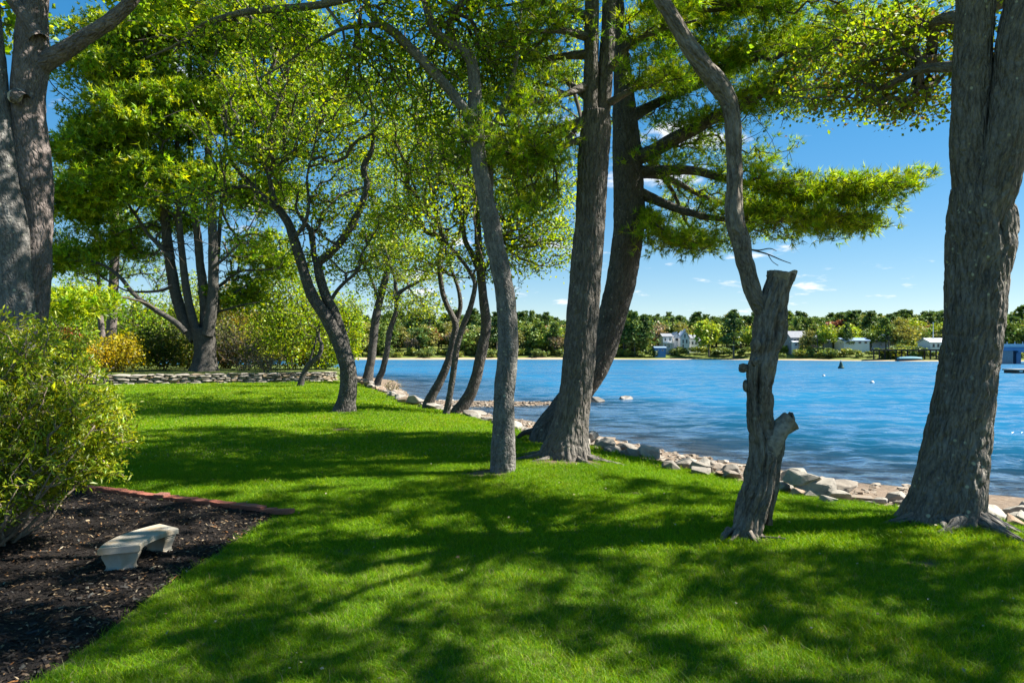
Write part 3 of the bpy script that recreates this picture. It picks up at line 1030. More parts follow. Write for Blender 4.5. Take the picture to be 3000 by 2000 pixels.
# burls and the torn stub on the right-hand side
def burl(tree, c, rad, seed, nm='burl', mat=None, sc=(1, 1, 1)):
    bm = bmesh.new()
    bmesh.ops.create_icosphere(bm, subdivisions=4, radius=1.0)
    v = np.array([q.co[:] for q in bm.verts]); f = np.array([[q.index for q in p.verts] for p in bm.faces])
    bm.free()
    k = 1 + 0.28 * fbm(v * 1.3 + seed, 3, seed)
    v2 = v * k[:, None] * rad * np.array(sc) + c
    return obj(nm, mesh(nm, v2, f, mat or M['bark_dead'], True, {'bco': ('FLOAT_VECTOR', v * rad + seed)}), tree.root)
burl(D, P(2178, 1078, dD - 0.02), 0.062, 2)
burl(D, P(2222, 1062, dD - 0.12), 0.080, 5, sc=(1.2, 0.6, 0.8))
burl(D, P(2213, 1010, dD - 0.16), 0.070, 8, sc=(0.9, 0.6, 1.2))
burl(D, P(2186, 1130, dD + 0.0), 0.060, 9, sc=(0.7, 1, 1.5))
D.limb([z6(405, 1110, 60), z6(425, 1040, 84), z6(452, 965, 108), z6(488, 900, 112), z6(522, 860, 104), z6(550, 836, 118)], dD - 0.03, 0.02, 56, 'torn_stub', 2.0, furrow=0.022, freq=13, lump=0.22, cap=False, mat=M['grey_wood'])
burl(D, P(*z6(552, 838, 0)[:2], dD - 0.03), 0.105, 12, 'torn_face', M['bark_dead'], (0.40, 0.95, 1.0))
D.limb([z6(440, 1330, 40), z6(446, 1250, 60), z6(456, 1150, 76), z6(468, 1050, 80), z6(490, 960, 70), z6(512, 890, 40)], dD + 0.06, 0.02, 40, 'split_slab', 2.0, furrow=0.02, freq=13, lump=0.2, sink=0.1)
r = np.random.default_rng(6)
tg = ell_pts([(0.6, 8.2, 9.6, 1.8, 1.6, 1.0, 150), (1.6, 7.4, 10.2, 1.6, 1.5, 0.9, 110), (-0.3, 9.2, 10.5, 1.6, 1.4, 0.9, 100)], r)
tp, td, *_ = D.grow(tg, 0.005, 0.3, 0.3)
foliage(D, [broad_leaves(tp, 8, 0.13, 0.11, MAPLE, r, MAPLE_Y, 0.3)], M['leaf'])
# dead twig left at the fork
gt = Geo()
for q in ([(2186, 728, 6), (2215, 735, 5), (2250, 745, 4), (2290, 762, 3), (2318, 772, 2)], [(2205, 732, 5), (2225, 733, 4), (2255, 728, 3), (2275, 735, 2)], [(2250, 745, 3), (2262, 765, 2), (2280, 778, 2)]):
    rows = smooth_poly([(*P(x, y, dD), w / 2 / F * dD) for x, y, w in q], 0.03)
    add_limb(gt, rows[:, :3], rows[:, 3], 6)
obj('dead_twig', gt.mesh('dead_twig', M['twig'], True, ('bco', 'FLOAT_VECTOR')), D.root)

# ---- C: big pine in the middle with surface roots
dC = 14.9
C = Tree('pine_tree', 'large upright pine trunk in the middle of the shore edge with flaring roots', (*P(1655, 1345, dC)[:2], gz(*P(1655, 1345, dC)[:2])), M['bark_pine'])
C.limb([(1652, 1352, 128), (1660, 1300, 122), (1670, 1250, 108), (1681, 1178, 100), (1694, 1082, 97), (1702, 987, 97), (1709, 890, 94), (1717, 795, 93), (1724, 700, 92), (1731, 610, 91), (1739, 460, 92), (1745, 380, 90), (1746, 330, 84)],
       dC, 0.035, 112, 'trunk', 0.95, sink=0.35, furrow=0.030, flare=(0.95, 0.34, 7, 0.3), freq=12, lump=0.05)
C.limb([(1736, 390, 50), (1731, 300, 46), (1732, 180, 44), (1734, 60, 43), (1735, -100, 40), (1730, -300, 32), (1725, -560, 20)], dC, 0.05, 40, 'stem', 0.3, furrow=0.012, freq=14)
C.limb([(1755, 390, 50), (1768, 300, 46), (1776, 180, 44), (1783, 60, 42), (1790, -100, 38), (1805, -300, 30), (1820, -600, 18)], dC + .1, 0.05, 40, 'stem', 0.3, furrow=0.012, freq=14)
for k, (a0, ln, w) in enumerate([(200, 1.3, .10), (165, 1.1, .08), (235, 0.9, .08), (300, 1.0, .08), (340, 1.5, .075), (20, 0.9, .09)]):   # surface roots
    b0 = np.array(C.root.location) * [1, 1, 0]
    rows = []
    for q in np.linspace(0, 1, 8):
        an = math.radians(a0) + 0.35 * q * math.sin(k * 2.1)
        x, y = b0[0] + math.cos(an) * (0.32 + ln * q), b0[1] + math.sin(an) * (0.32 + ln * q)
        rows.append((x, y, gz(x, y) + 0.05 * (1 - q) - 0.03 * q, w * (1 - 0.75 * q)))
    C.limb(rows, None, 0.05, 16, 'root', 2.0, px=False, furrow=0.008, freq=20, lump=0.2)
CB = [  # boughs: left-hand ones, mostly bare inside
    [(1722, 405, 26, dC), (1640, 430, 17, dC - .3), (1560, 455, 12, dC - .8), (1480, 470, 8, dC - 1.2), (1400, 500, 4, dC - 1.4)],
    [(1725, 350, 30, dC), (1650, 370, 19, dC + .4), (1580, 390, 13, dC + .8), (1500, 400, 9, dC + 1.3), (1380, 410, 5, dC + 1.8)],
    [(1722, 250, 30, dC), (1660, 275, 18, dC - .4), (1570, 300, 12, dC - .9), (1490, 330, 7, dC - 1.4)],
    [(1722, 160, 30, dC), (1650, 165, 20, dC + .3), (1570, 175, 14, dC + .7), (1470, 170, 9, dC + 1.2), (1370, 200, 5, dC + 1.6)],
    [(1724, 110, 28, dC), (1640, 90, 18, dC - .5), (1550, 100, 11, dC - 1.1), (1450, 130, 6, dC - 1.6)],
    [(1724, 290, 24, dC), (1660, 240, 15, dC + .5), (1600, 205, 10, dC + 1), (1540, 150, 6, dC + 1.4)],
    [(1722, 330, 20, dC), (1670, 400, 12, dC - .2), (1610, 450, 8, dC - .5), (1560, 520, 4, dC - .8)],
    [(1722, 50, 30, dC), (1640, 20, 18, dC), (1540, 10, 10, dC + .2), (1400, 30, 5, dC + .5)],
    [(1790, 200, 26, dC), (1850, 130, 16, dC - .6), (1930, 90, 11, dC - 1.1), (2040, 60, 6, dC - 1.6)],
    [(1788, 300, 24, dC), (1860, 260, 15, dC - .4), (1930, 240, 9, dC - .9), (2000, 230, 5, dC - 1.3)],
]
r = np.random.default_rng(7)
tg = []
for k, b in enumerate(CB):
    C.limb(b, None, 0.06, 12, 'bough', 0.2, lump=0.06)
    tg.append(spray([P(x, y, d_) for x, y, w, d_ in b], 130 if k < 8 else 170, 0.85, r, 0.30, 0.35))
tg.append(blob_pts([(1430, 430, dC - 1, 120, 70, 1.4, 170), (1530, 560, dC, 110, 60, 1.3, 130), (1500, 250, dC, 130, 80, 1.5, 170), (1600, 90, dC, 120, 70, 1.6, 150), (1560, 480, dC + 1, 120, 70, 1.2, 150)], r))
hi = plate_pts(ell_pts([(1.8, 14.5, 13.5, 3.8, 3.4, 2.0, 36), (2.6, 13.0, 11.5, 3.4, 2.4, 1.0, 20), (1.2, 15, 16.5, 2.6, 2.6, 1.6, 18)], r), [0.58] * 74, 10, r)
tp, td, *_ = C.grow(np.concatenate(tg + [hi]), 0.0055, 0.28, 0.3)
lo = tp[:, 2] < 10.4
foliage(C, [needle_tufts(tp[lo], td[lo], 3, 11, 0.15, 0.016, 0.06, PINE, r, PINE_Y, 0.5, 0.5, 0.55), needle_tufts(tp[~lo], td[~lo], 4, 6, 0.24, 0.05, 0.18, PINE, r, PINE_Y, 0.3)], M['needle'])

# ---- C2: the leaning pine behind, whose boughs reach out over the water
d2 = 19.0
Q = Tree('pine_tree', 'dark pine leaning right behind the middle trunk, long boughs over the water', (*P(1625, 1250, d2)[:2], gz(*P(1625, 1250, d2)[:2])), M['bark_dark'])
Q.limb([(1622, 1262, 100), (1648, 1210, 88), (1700, 1140, 84), (1745, 1070, 84), (1777, 990, 84), (1803, 890, 84), (1826, 795, 88), (1838, 700, 92), (1843, 630, 96), (1842, 550, 90), (1836, 440, 84), (1830, 330, 70), (1824, 220, 54), (1816, 110, 44), (1808, 0, 38), (1800, -150, 30), (1795, -330, 18)],
       d2, 0.05, 80, 'trunk', 0.55, sink=0.3, furrow=0.030, flare=(0.7, 0.4, 5, 2.6), freq=10, lump=0.07)
Q.limb([(1640, 1215, 60), (1612, 1228, 46), (1590, 1248, 34), (1566, 1262, 24), (1535, 1268, 16), (1515, 1282, 8)], d2 - 0.25, 0.05, 20, 'root', 2.0, furrow=0.01, lump=0.15)
QB = [
    [(1850, 505, 40, d2), (1940, 500, 30, d2 - .3), (2030, 500, 26, d2 - .6), (2110, 520, 22, d2 - .9), (2200, 540, 18, d2 - 1.2), (2330, 568, 12, d2 - 1.6), (2480, 572, 8, d2 - 2.0), (2600, 555, 5, d2 - 2.4), (2690, 545, 3, d2 - 2.6)],
    [(1850, 555, 40, d2), (1930, 590, 28, d2 - .2), (2010, 620, 22, d2 - .5), (2100, 640, 17, d2 - .8), (2200, 640, 13, d2 - 1.1), (2330, 650, 9, d2 - 1.4), (2480, 660, 6, d2 - 1.8), (2600, 664, 3, d2 - 2)],
    [(1850, 510, 26, d2), (1950, 520, 19, d2 + .5), (2050, 570, 15, d2 + 1.0), (2150, 605, 11, d2 + 1.4), (2270, 620, 8, d2 + 1.8), (2420, 640, 4, d2 + 2.2)],
    [(1850, 470, 46, d2), (1910, 445, 42, d2 - .3), (1970, 410, 40, d2 - .6), (2050, 370, 36, d2 - 1), (2120, 330, 30, d2 - 1.4), (2180, 305, 26, d2 - 1.7), (2250, 255, 22, d2 - 2.0), (2310, 200, 17, d2 - 2.3), (2390, 160, 12, d2 - 2.6), (2500, 130, 7, d2 - 3)],
    [(1845, 345, 40, d2), (1900, 315, 30, d2 + .3), (1980, 275, 24, d2 + .6), (2060, 245, 19, d2 + .9), (2150, 190, 16, d2 + 1.2), (2240, 150, 12, d2 + 1.6), (2350, 110, 7, d2 + 2)],
    [(1835, 250, 34, d2), (1920, 245, 24, d2 - .4), (2010, 230, 18, d2 - .8), (2100, 200, 14, d2 - 1.2), (2220, 170, 8, d2 - 1.6)],
    [(1830, 130, 30, d2), (1920, 100, 22, d2), (2020, 80, 17, d2 + .2), (2140, 40, 12, d2 + .4), (2280, 20, 7, d2 + .6)],
    [(1825, 60, 28, d2), (1920, 30, 20, d2 - .8), (2050, 10, 14, d2 - 1.4), (2200, 20, 8, d2 - 2), (2330, 40, 4, d2 - 2.4)],
    [(1860, 600, 24, d2), (1900, 640, 16, d2 - .4), (1940, 690, 12, d2 - .6), (1990, 720, 8, d2 - .8), (2050, 735, 4, d2 - 1)],
    [(1840, 430, 24, d2), (1900, 470, 16, d2 + .8), (1970, 560, 12, d2 + 1.3), (2010, 650, 8, d2 + 1.6), (2060, 720, 4, d2 + 1.8)],
]
tg = []
nq = [520, 420, 380, 360, 360, 260, 300, 300, 180, 150]
wq = [0.95, 0.85, 0.85, 1.0, 1.1, 1.0, 1.2, 1.2, 0.7, 0.7]
r = np.random.default_rng(8)
for k, b in enumerate(QB):
    Q.limb(b, None, 0.07, 14, 'bough', 0.15, lump=0.07)
    tg.append(spray([P(x, y, d_) for x, y, w, d_ in b], nq[k], wq[k], r, 0.17, 0.34 if k < 3 else 0.22))
tg.append(blob_pts([(*b_[:4], b_[4] * .8, b_[5], int(b_[6] * .72)) for b_ in [(2400, 560, d2 - 1.7, 190, 42, 1.0, 210), (2540, 580, d2 - 2, 120, 40, 0.8, 130), (2430, 665, d2 - 1.5, 150, 30, 0.8, 150), (2200, 680, d2 - 1, 160, 34, 0.9, 140), (2110, 705, d2 - 1, 110, 24, 0.7, 70),
                    (1990, 690, d2 - .6, 90, 36, 0.8, 110), (1960, 480, d2 - .5, 90, 70, 1.0, 90), (2060, 430, d2, 90, 60, 1.0, 130), (2210, 455, d2 + .5, 70, 55, .8, 90),
                    (2200, 290, d2 - 1.5, 150, 50, 1.2, 190), (2330, 270, d2 - 2, 120, 45, 1.0, 140), (2330, 130, d2 - 1, 260, 90, 1.8, 430), (2100, 110, d2, 260, 90, 1.8, 360), (2520, 80, d2 - 2, 200, 80, 1.6, 270), (2660, 90, d2 - 2, 130, 90, 1.4, 170), (2300, 20, d2, 380, 60, 2.0, 330), (1960, 180, d2 - .5, 110, 80, 1.4, 140), (1930, 340, d2 + 1, 100, 60, 1.2, 120)]], r))
hi = plate_pts(ell_pts([(4.2, 18.5, 14.2, 4.6, 3.8, 1.6, 40), (3.2, 18.5, 17.0, 3.6, 3.4, 1.6, 22), (7.5, 20.5, 15.6, 3.8, 3.4, 1.1, 28), (8.5, 16.0, 13.2, 3.0, 2.4, 0.9, 18)], r), [0.6] * 108, 10, r)
tp, td, *_ = Q.grow(np.concatenate(tg + [hi]), 0.006, 0.30, 0.32)
lo = tp[:, 2] < 12.6
foliage(Q, [needle_tufts(tp[lo], td[lo], 3, 11, 0.19, 0.020, 0.07, PINE, r, PINE_Y, 0.55, 0.5, 0.55), needle_tufts(tp[~lo], td[~lo], 4, 6, 0.30, 0.06, 0.2, PINE, r, PINE_Y, 0.3)], M['needle'])

# ---- B: smooth grey trunk left of the big pine
dB = 13.3
B = Tree('maple_tree', 'smooth grey maple trunk with a gentle curve, left of the large upright pine', (*P(1473, 1390, dB)[:2], gz(*P(1473, 1390, dB)[:2])), M['bark_smooth'])
z8 = lambda zx, zy, w: (800 + zx / 1.96, zy / 1.96, w / 1.96)
B.limb([(1472, 1392, 76), (1474, 1330, 73), (1475, 1240, 66), (1478, 1150, 62), (1484, 1080, 62), (1488, 1010, 62), (1487, 940, 60), (1482, 880, 58), (1472, 820, 57), (1460, 760, 57), (1446, 700, 56), (1440, 660, 54), (1424, 590, 50), (1410, 510, 48), (1400, 430, 46), (1394, 370, 46), (1392, 310, 42), (1391, 250, 40), (1384, 190, 36), (1366, 155, 34), (1340, 138, 32), (1310, 122, 30), (1280, 98, 28), (1264, 70, 26), (1254, 35, 26), (1248, 0, 24), (1240, -80, 22), (1225, -200, 16), (1215, -350, 8)],
       dB, 0.03, 72, 'trunk', 0.62, sink=0.3, furrow=0.010, flare=(0.30, 0.12, 5, 1), freq=16, lump=0.08)
B.limb([(1392, 352, 34), (1376, 338, 32), (1345, 300, 30), (1310, 255, 30), (1249, 189, 30), (1193, 133, 29), (1160, 100, 28), (1126, 76, 25), (1100, 55, 23), (1078, 32, 22), (1074, 0, 21), (1070, -80, 18), (1050, -220, 10)], dB - .1, 0.03, 36, 'limb', 0.3, furrow=0.006, freq=18)
B.limb([(1126, 76, 18), (1090, 74, 15), (1055, 77, 14), (1004, 84, 12), (950, 112, 10), (900, 140, 8), (830, 190, 6), (760, 230, 4)], dB - .1, 0.04, 14, 'limb', 0.15)
B.limb([(1004, 84, 11), (980, 50, 10), (950, 10, 9), (930, -40, 6)], dB - .1, 0.04, 12, 'limb', 0.3)
B.limb([(1430, 620, 26), (1434, 520, 25), (1433, 420, 26), (1445, 378, 27), (1463, 347, 26), (1479, 306, 24), (1496, 262, 19), (1510, 190, 14), (1520, 100, 9), (1530, 0, 5)], dB + .45, 0.04, 28, 'limb', 0.3, furrow=0.005)
B.limb([(1310, 122, 22), (1318, 70, 20), (1330, 40, 18), (1325, 20, 14), (1300, 0, 8)], dB + .2, 0.04, 20, 'limb', 0.4)
B.limb([(760, 30, 22, dB - .3), (900, 20, 22, dB - .2), (1000, 2, 20, dB - .1), (1078, -20, 20, dB - .1)], None, 0.05, 18, 'limb', 0.1)
B.limb([(760, 30, 21, dB - .3), (690, 42, 17, dB - .3), (600, 70, 12, dB - .3), (520, 130, 8, dB - .2), (430, 170, 5, dB)], None, 0.05, 14, 'limb', 0.1)
r = np.random.default_rng(9)
tg = np.concatenate([blob_pts([(1150, 230, dB + .6, 170, 110, 1.3, 240), (1020, 170, dB, 150, 80, 1.2, 170), (1330, 200, dB + .8, 140, 110, 1.3, 240), (1460, 160, dB + .8, 110, 110, 1.2, 190), (1240, 60, dB, 190, 70, 1.4, 210),
                                (1290, 420, dB + 1.2, 110, 90, 1.0, 150), (1500, 420, dB + 1.2, 90, 100, 1.0, 120), (880, 120, dB, 140, 70, 1.0, 120), (640, 90, dB, 200, 60, 1.0, 130)], r),
                     ell_pts([(-1.2, 13, 10.5, 2.6, 2.4, 1.3, 220), (-2.8, 12, 10.8, 2.2, 2.2, 1.2, 140), (-0.3, 14, 12.2, 2.2, 2.2, 1.1, 120)], r)])
tp, td, *_ = B.grow(tg, 0.0060, 0.32, 0.3)
lo = tp[:, 2] < 9.3
foliage(B, [broad_leaves(tp[lo], 8, 0.075, 0.10, MAPLE, r, MAPLE_Y, 0.3), broad_leaves(tp[~lo], 8, 0.14, 0.11, MAPLE, r, MAPLE_Y, 0.3)], M['leaf'])

# ---- A: twin-stemmed maple leaning left, middle of the lawn
dA = 26.4
A = Tree('maple_tree', 'dark twin-stemmed maple leaning left in the middle of the lawn', (*P(1008, 1210, dA)[:2], gz(*P(1008, 1210, dA)[:2])), M['bark_dark'])
A.limb([(1008, 1214, 66), (1014, 1180, 56), (1020, 1140, 51), (1020, 1090, 49), (1011, 1046, 47), (992, 1000, 42), (974, 962, 40), (950, 920, 37), (928, 890, 35), (910, 855, 33), (896, 815, 31), (878, 755, 30), (858, 690, 28), (845, 655, 26), (820, 617, 24), (799, 598, 22), (768, 576, 20), (732, 536, 17), (696, 496, 14), (672, 462, 11), (662, 400, 8), (664, 300, 5)],
       dA, 0.05, 48, 'trunk', 0.45, sink=0.3, furrow=0.014, flare=(0.55, 0.3, 5, 0.4), freq=11, lump=0.08)
A.limb([(1012, 1060, 36), (1008, 1010, 34), (994, 960, 33), (978, 915, 32), (958, 875, 30), (942, 830, 28), (932, 785, 27), (936, 766, 25), (968, 742, 24), (1004, 700, 23), (1030, 660, 22), (1050, 622, 20), (1066, 580, 19), (1075, 536, 18), (1066, 508, 18), (1068, 480, 17), (1085, 450, 15), (1092, 420, 13), (1091, 332, 9), (1080, 245, 5)], dA + .25, 0.05, 36, 'stem', 0.4, furrow=0.01, freq=11)
A.limb([(934, 790, 18), (922, 760, 16), (918, 720, 15), (916, 690, 14), (905, 668, 14), (885, 640, 12), (868, 610, 8), (875, 560, 5)], dA + .3, 0.05, 18, 'limb', 0.4)
A.limb([(962, 892, 12), (985, 855, 11), (1007, 830, 10), (1049, 791, 9), (1058, 749, 7), (1083, 706, 5), (1110, 660, 3)], dA + .3, 0.05, 14, 'limb', 0.3)
A.limb([(812, 606, 16), (800, 570, 14), (795, 549, 13), (777, 491, 11), (737, 455, 9), (688, 402, 6), (640, 330, 3)], dA - .2, 0.05, 14, 'limb', 0.3)
A.limb([(860, 695, 14), (890, 660, 12), (905, 600, 9), (900, 520, 7), (920, 430, 5), (940, 330, 3)], dA - .3, 0.05, 14, 'limb', 0.3)
A.limb([(740, 545, 12), (700, 548, 10), (640, 560, 8), (580, 590, 5), (520, 600, 3)], dA, 0.05, 12, 'limb', 0.3)
r = np.random.default_rng(10)
tg = np.concatenate([blob_pts([(700, 430, dA, 150, 120, 2.2, 230), (850, 420, dA, 140, 150, 2.2, 260), (1020, 380, dA + .5, 130, 170, 2.2, 300), (640, 600, dA, 130, 70, 1.8, 120), (870, 600, dA + 1, 130, 100, 1.8, 190), (1030, 640, dA + 1, 100, 110, 1.6, 190), (960, 760, dA + 1.5, 110, 70, 1.5, 120), (1090, 720, dA + 1, 70, 90, 1.3, 90), (800, 260, dA, 170, 100, 2.2, 200), (760, 700, dA + 1, 90, 60, 1.4, 70)], r),
                     ell_pts([(-3.0, 26.5, 12.4, 2.8, 2.4, 1.2, 130), (-7.5, 26, 13.5, 3.6, 3.0, 2.0, 200), (-9.5, 26, 16.0, 2.8, 2.6, 1.6, 110)], r)])
tp, td, *_ = A.grow(tg, 0.0095, 0.35, 0.45)
foliage(A, [broad_leaves(tp, 9, 0.115, 0.17, MAPLE, r, MAPLE_Y, 0.35)], M['leaf'])

# ---- trio and pair along the shore
def shore_tree(label, base, d, limbs, blobs, n_leaf, size, seed, first_n=32, group=None, col=MAPLE, alt=MAPLE_Y, altp=0.4, extra=None):
    T_ = Tree('maple_tree', label, (*P(*base, d)[:2], gz(*P(*base, d)[:2])), M['bark_dark'], group=group)
    for k, (pts, off) in enumerate(limbs):
        T_.limb([(q[0], q[1], q[2]) for q in pts], d + off, 0.10, first_n if k == 0 else 10, 'trunk' if k == 0 else 'limb', 0.45 if k == 0 else 0.3, sink=0.35 if k == 0 else 0, lump=0.09, furrow=0.008 if k == 0 else 0, freq=12, flare=(0.35, 0.25, 4, seed) if k == 0 else None)
    r_ = np.random.default_rng(seed)
    tg_ = blob_pts([(*b_[:6], int(b_[6] * (1.0 if d < 35 else 1.1))) for b_ in blobs], r_)
    if extra: tg_ = np.concatenate([tg_, ell_pts(extra, r_)])
    tp_, td_, *_ = T_.grow(tg_, 0.0095, 0.35, 0.5)
    foliage(T_, [broad_leaves(tp_, n_leaf + 3, size * 0.88, 0.20, col, r_, alt, altp)], M['leaf'])
    return T_


shore_tree('left one of three slim dark maples in a clump on the shore, leaning right', (1255, 1190), 30.9,
           [([z4(532, 1012, 66), z4(565, 940, 58), z4(605, 870, 54), z4(650, 765, 50), z4(678, 660, 46), z4(696, 570, 42), z4(698, 515, 40), z4(670, 450, 36), z4(640, 390, 34), z4(615, 300, 32), z4(600, 170, 30), z4(606, 80, 28), z4(622, 0, 26), (1285, 640, 11), (1262, 560, 9), (1250, 470, 7), (1230, 380, 4)], 0),
            ([z4(700, 520, 34), z4(722, 450, 30), z4(730, 390, 28), z4(715, 300, 24), z4(680, 200, 20), z4(640, 90, 16), z4(600, 20, 12), (1260, 650, 5)], 0.2)],
           [(1250, 500, 31, 110, 130, 2.2, 260), (1190, 640, 31, 90, 110, 2.0, 190), (1290, 720, 31, 80, 80, 1.6, 120), (1220, 790, 31, 80, 60, 1.5, 70), (1180, 420, 31, 110, 120, 2.2, 200)], 6, 0.14, 21, 32,
           extra=[(-4.5, 31, 15, 3.4, 6, 1.4, 300), (-4.0, 37, 14.5, 3.6, 4.5, 1.2, 240)])
shore_tree('thin middle maple of the three-tree clump on the shore', (1307, 1212), 27.6,
           [([z4(642, 1070, 44), z4(660, 980, 40), z4(680, 860, 40), z4(700, 710, 40), z4(718, 620, 38), z4(750, 520, 36), z4(790, 420, 34), z4(818, 300, 30), z4(812, 250, 26), z4(770, 175, 24), z4(720, 110, 24), z4(660, 40, 22), (1295, 690, 10), (1275, 620, 8), (1262, 520, 6), (1268, 420, 4)], 0)],
           [(1310, 600, 27.5, 90, 110, 1.8, 200), (1290, 440, 28.5, 100, 110, 2.6, 220), (1310, 420, 34, 130, 120, 2.6, 190), (1230, 300, 36, 130, 110, 2.6, 170), (1340, 760, 27.5, 60, 50, 1.2, 60)], 6, 0.13, 22, 20)
shore_tree('right one of three dark maples in a clump on the shore, arching up', (1345, 1207), 28.4,
           [([z4(712, 1064, 88), z4(752, 1010, 80), z4(795, 940, 74), z4(825, 850, 70), z4(845, 760, 68), z4(868, 650, 66), z4(884, 560, 64), z4(884, 480, 62), z4(872, 380, 58), z4(858, 250, 54), z4(848, 130, 52), z4(838, 0, 46), (1398, 640, 18), (1390, 560, 15), (1366, 480, 11), (1350, 380, 8), (1345, 270, 4)], 0),
            ([z4(838, 180, 40), z4(800, 90, 36), z4(762, 20, 32), (1355, 660, 13), (1340, 590, 10), (1310, 500, 7), (1290, 400, 4)], 0.3),
            ([z4(856, 220, 24), z4(900, 150, 20), (1450, 720, 9), (1490, 650, 7), (1540, 610, 5), (1590, 600, 3)], 0.5)],
           [(1400, 560, 28.5, 90, 120, 1.8, 200), (1500, 620, 29, 110, 110, 1.8, 300), (1590, 700, 29, 90, 80, 1.4, 200), (1560, 560, 29, 110, 100, 1.8, 240), (1480, 740, 29, 90, 60, 1.4, 140), (1640, 620, 29, 50, 90, 1.2, 110), (1540, 790, 29, 70, 40, 1.0, 60), (1420, 800, 29, 60, 50, 1.2, 60), (1370, 400, 28.5, 100, 110, 1.8, 170), (1590, 470, 29, 90, 80, 1.6, 150)], 6, 0.135, 23, 40,
           extra=[(-1.5, 28, 15, 3, 5, 1.8, 210), (1.5, 31.5, 15.8, 3.2, 6, 1.4, 260), (2.5, 37, 15.0, 3.2, 5, 1.2, 240)])
shore_tree('tall straight maple growing from the riprap beyond the lawn, left of the pair', (1077, 1110), 57.5,
           [([(1076, 1114, 32), (1082, 1080, 27), (1088, 1046, 25), (1100, 940, 24), (1113, 876, 22), (1130, 813, 20), (1143, 749, 18), (1151, 685, 16), (1156, 600, 13), (1160, 500, 10), (1150, 400, 6)], 0),
            ([(1138, 780, 10), (1180, 720, 8), (1210, 660, 5), (1240, 600, 3)], 0.4), ([(1112, 880, 9), (1080, 800, 7), (1050, 740, 5), (1020, 700, 3)], -0.4)],
           [(1150, 620, 58, 110, 130, 4, 420), (1090, 760, 58, 90, 90, 3.4, 230), (1190, 740, 58, 80, 90, 3, 200), (1120, 860, 58, 80, 60, 2.6, 130), (1130, 450, 58, 120, 120, 4, 330), (1050, 560, 58, 90, 120, 3.5, 240)], 6, 0.22, 24, 20)
shore_tree('slender bending maple beside the riprap beyond the lawn, right of the pair', (1105, 1123), 52.5,
           [([(1104, 1126, 22), (1112, 1105, 20), (1122, 1080, 18), (1134, 1025, 17), (1139, 983, 17), (1148, 950, 16), (1160, 915, 15), (1164, 868, 14), (1185, 847, 11), (1228, 825, 8), (1260, 815, 4)], 0),
            ([(1164, 872, 10), (1156, 813, 9), (1139, 762, 7), (1120, 700, 4)], 0.2)],
           [(1240, 820, 52.5, 70, 50, 2, 110), (1200, 900, 52.5, 70, 50, 2, 100), (1250, 900, 52.5, 50, 50, 1.6, 80), (1130, 740, 52.5, 60, 60, 2, 100)], 6, 0.20, 25, 18, col=(0.13, 0.20, 0.016))
shore_tree('small crooked tree leaning right in front of the stone wall', (880, 1132), 46.0,
           [([(880, 1134, 21), (886, 1105, 17), (900, 1075, 16), (920, 1055, 15), (935, 1040, 13), (942, 1012, 11), (934, 985, 8), (938, 950, 5)], 0),
            ([(908, 1066, 8), (912, 1040, 6), (925, 1000, 5), (930, 960, 3)], 0.2)],
           [(930, 940, 46, 60, 50, 1.6, 70), (900, 900, 46, 60, 50, 1.6, 60)], 5, 0.18, 26, 16)

# ---- L: twin-trunked tree at the left edge
dL = 11.5
Lt = Tree('broadleaf_tree', 'grey twin-trunked tree at the left edge behind the shrub, with a sawn limb stub', (*P(60, 1445, dL)[:2], gz(*P(60, 1445, dL)[:2])), M['bark_red'])
z2 = lambda zx, zy, w: (zx / 2.24, zy / 2.24, w / 2.24)
Lt.limb([(78, 1450, 120), (78, 1250, 104), (84, 1050, 92), (96, 900, 80), (106, 760, 82), z2(252, 1500, 160), z2(236, 1300, 190), z2(218, 1100, 212), z2(200, 950, 220), z2(186, 800, 212), z2(184, 650, 208), z2(192, 500, 205), z2(205, 380, 205), z2(212, 260, 195), z2(222, 120, 170), z2(240, 0, 140), (108, -80, 58), (112, -250, 46), (120, -450, 32), (130, -700, 16)],
        dL, 0.045, 60, 'trunk', 0.72, sink=0.3, furrow=0.010, flare=(0.4, 0.3, 5, 1), freq=14, lump=0.10)
Lt.limb([(56, 1450, 110), (56, 1250, 104), (55, 1080, 100), (50, 940, 100), (42, 820, 98), (34, 700, 100), (22, 600, 96), (8, 500, 92), (-4, 400, 86), (-16, 300, 80), (-26, 180, 74), (-40, 0, 66), (-60, -250, 50), (-80, -600, 24)],
        dL - .25, 0.045, 60, 'trunk', 0.75, sink=0.3, furrow=0.010, flare=(0.4, 0.3, 5, 2), freq=14, lump=0.07, mat=M['bark_smooth'])
Lt.limb([z2(250, 440, 130), z2(310, 400, 122), z2(430, 330, 112), z2(550, 250, 100), z2(680, 170, 92), z2(780, 90, 86), z2(870, 0, 78), (440, -70, 28), (520, -190, 20), (600, -330, 10)], dL, 0.035, 48, 'limb', 0.6, furrow=0.008, freq=16)
Lt.limb([z2(250, 260, 110), z2(215, 200, 104), z2(170, 120, 98), z2(120, 40, 92), z2(80, -20, 86), (10, -80, 30), (-60, -200, 20)], dL - .15, 0.035, 40, 'limb', 0.6, furrow=0.008, freq=16)
Lt.limb([z2(160, 660, 90), z2(125, 640, 100), z2(102, 632, 104)], dL - .3, 0.02, 32, 'sawn_stub', 2.0, lump=0.05, cap=False)
burl(Lt, P(46, 280, dL - .34), 0.128, 4, 'sawn_face', M['cut_wood'], (1.0, 0.28, 0.95))
r = np.random.default_rng(12)
tg = ell_pts([(-8.5, 11, 11.6, 3.2, 2.8, 1.8, 300), (-6.5, 11.5, 12.5, 2.8, 2.6, 1.5, 200), (-11, 10, 11.0, 2.4, 2.4, 1.6, 150), (-4.6, 10.5, 10.6, 1.9, 1.8, 0.9, 120)], r)
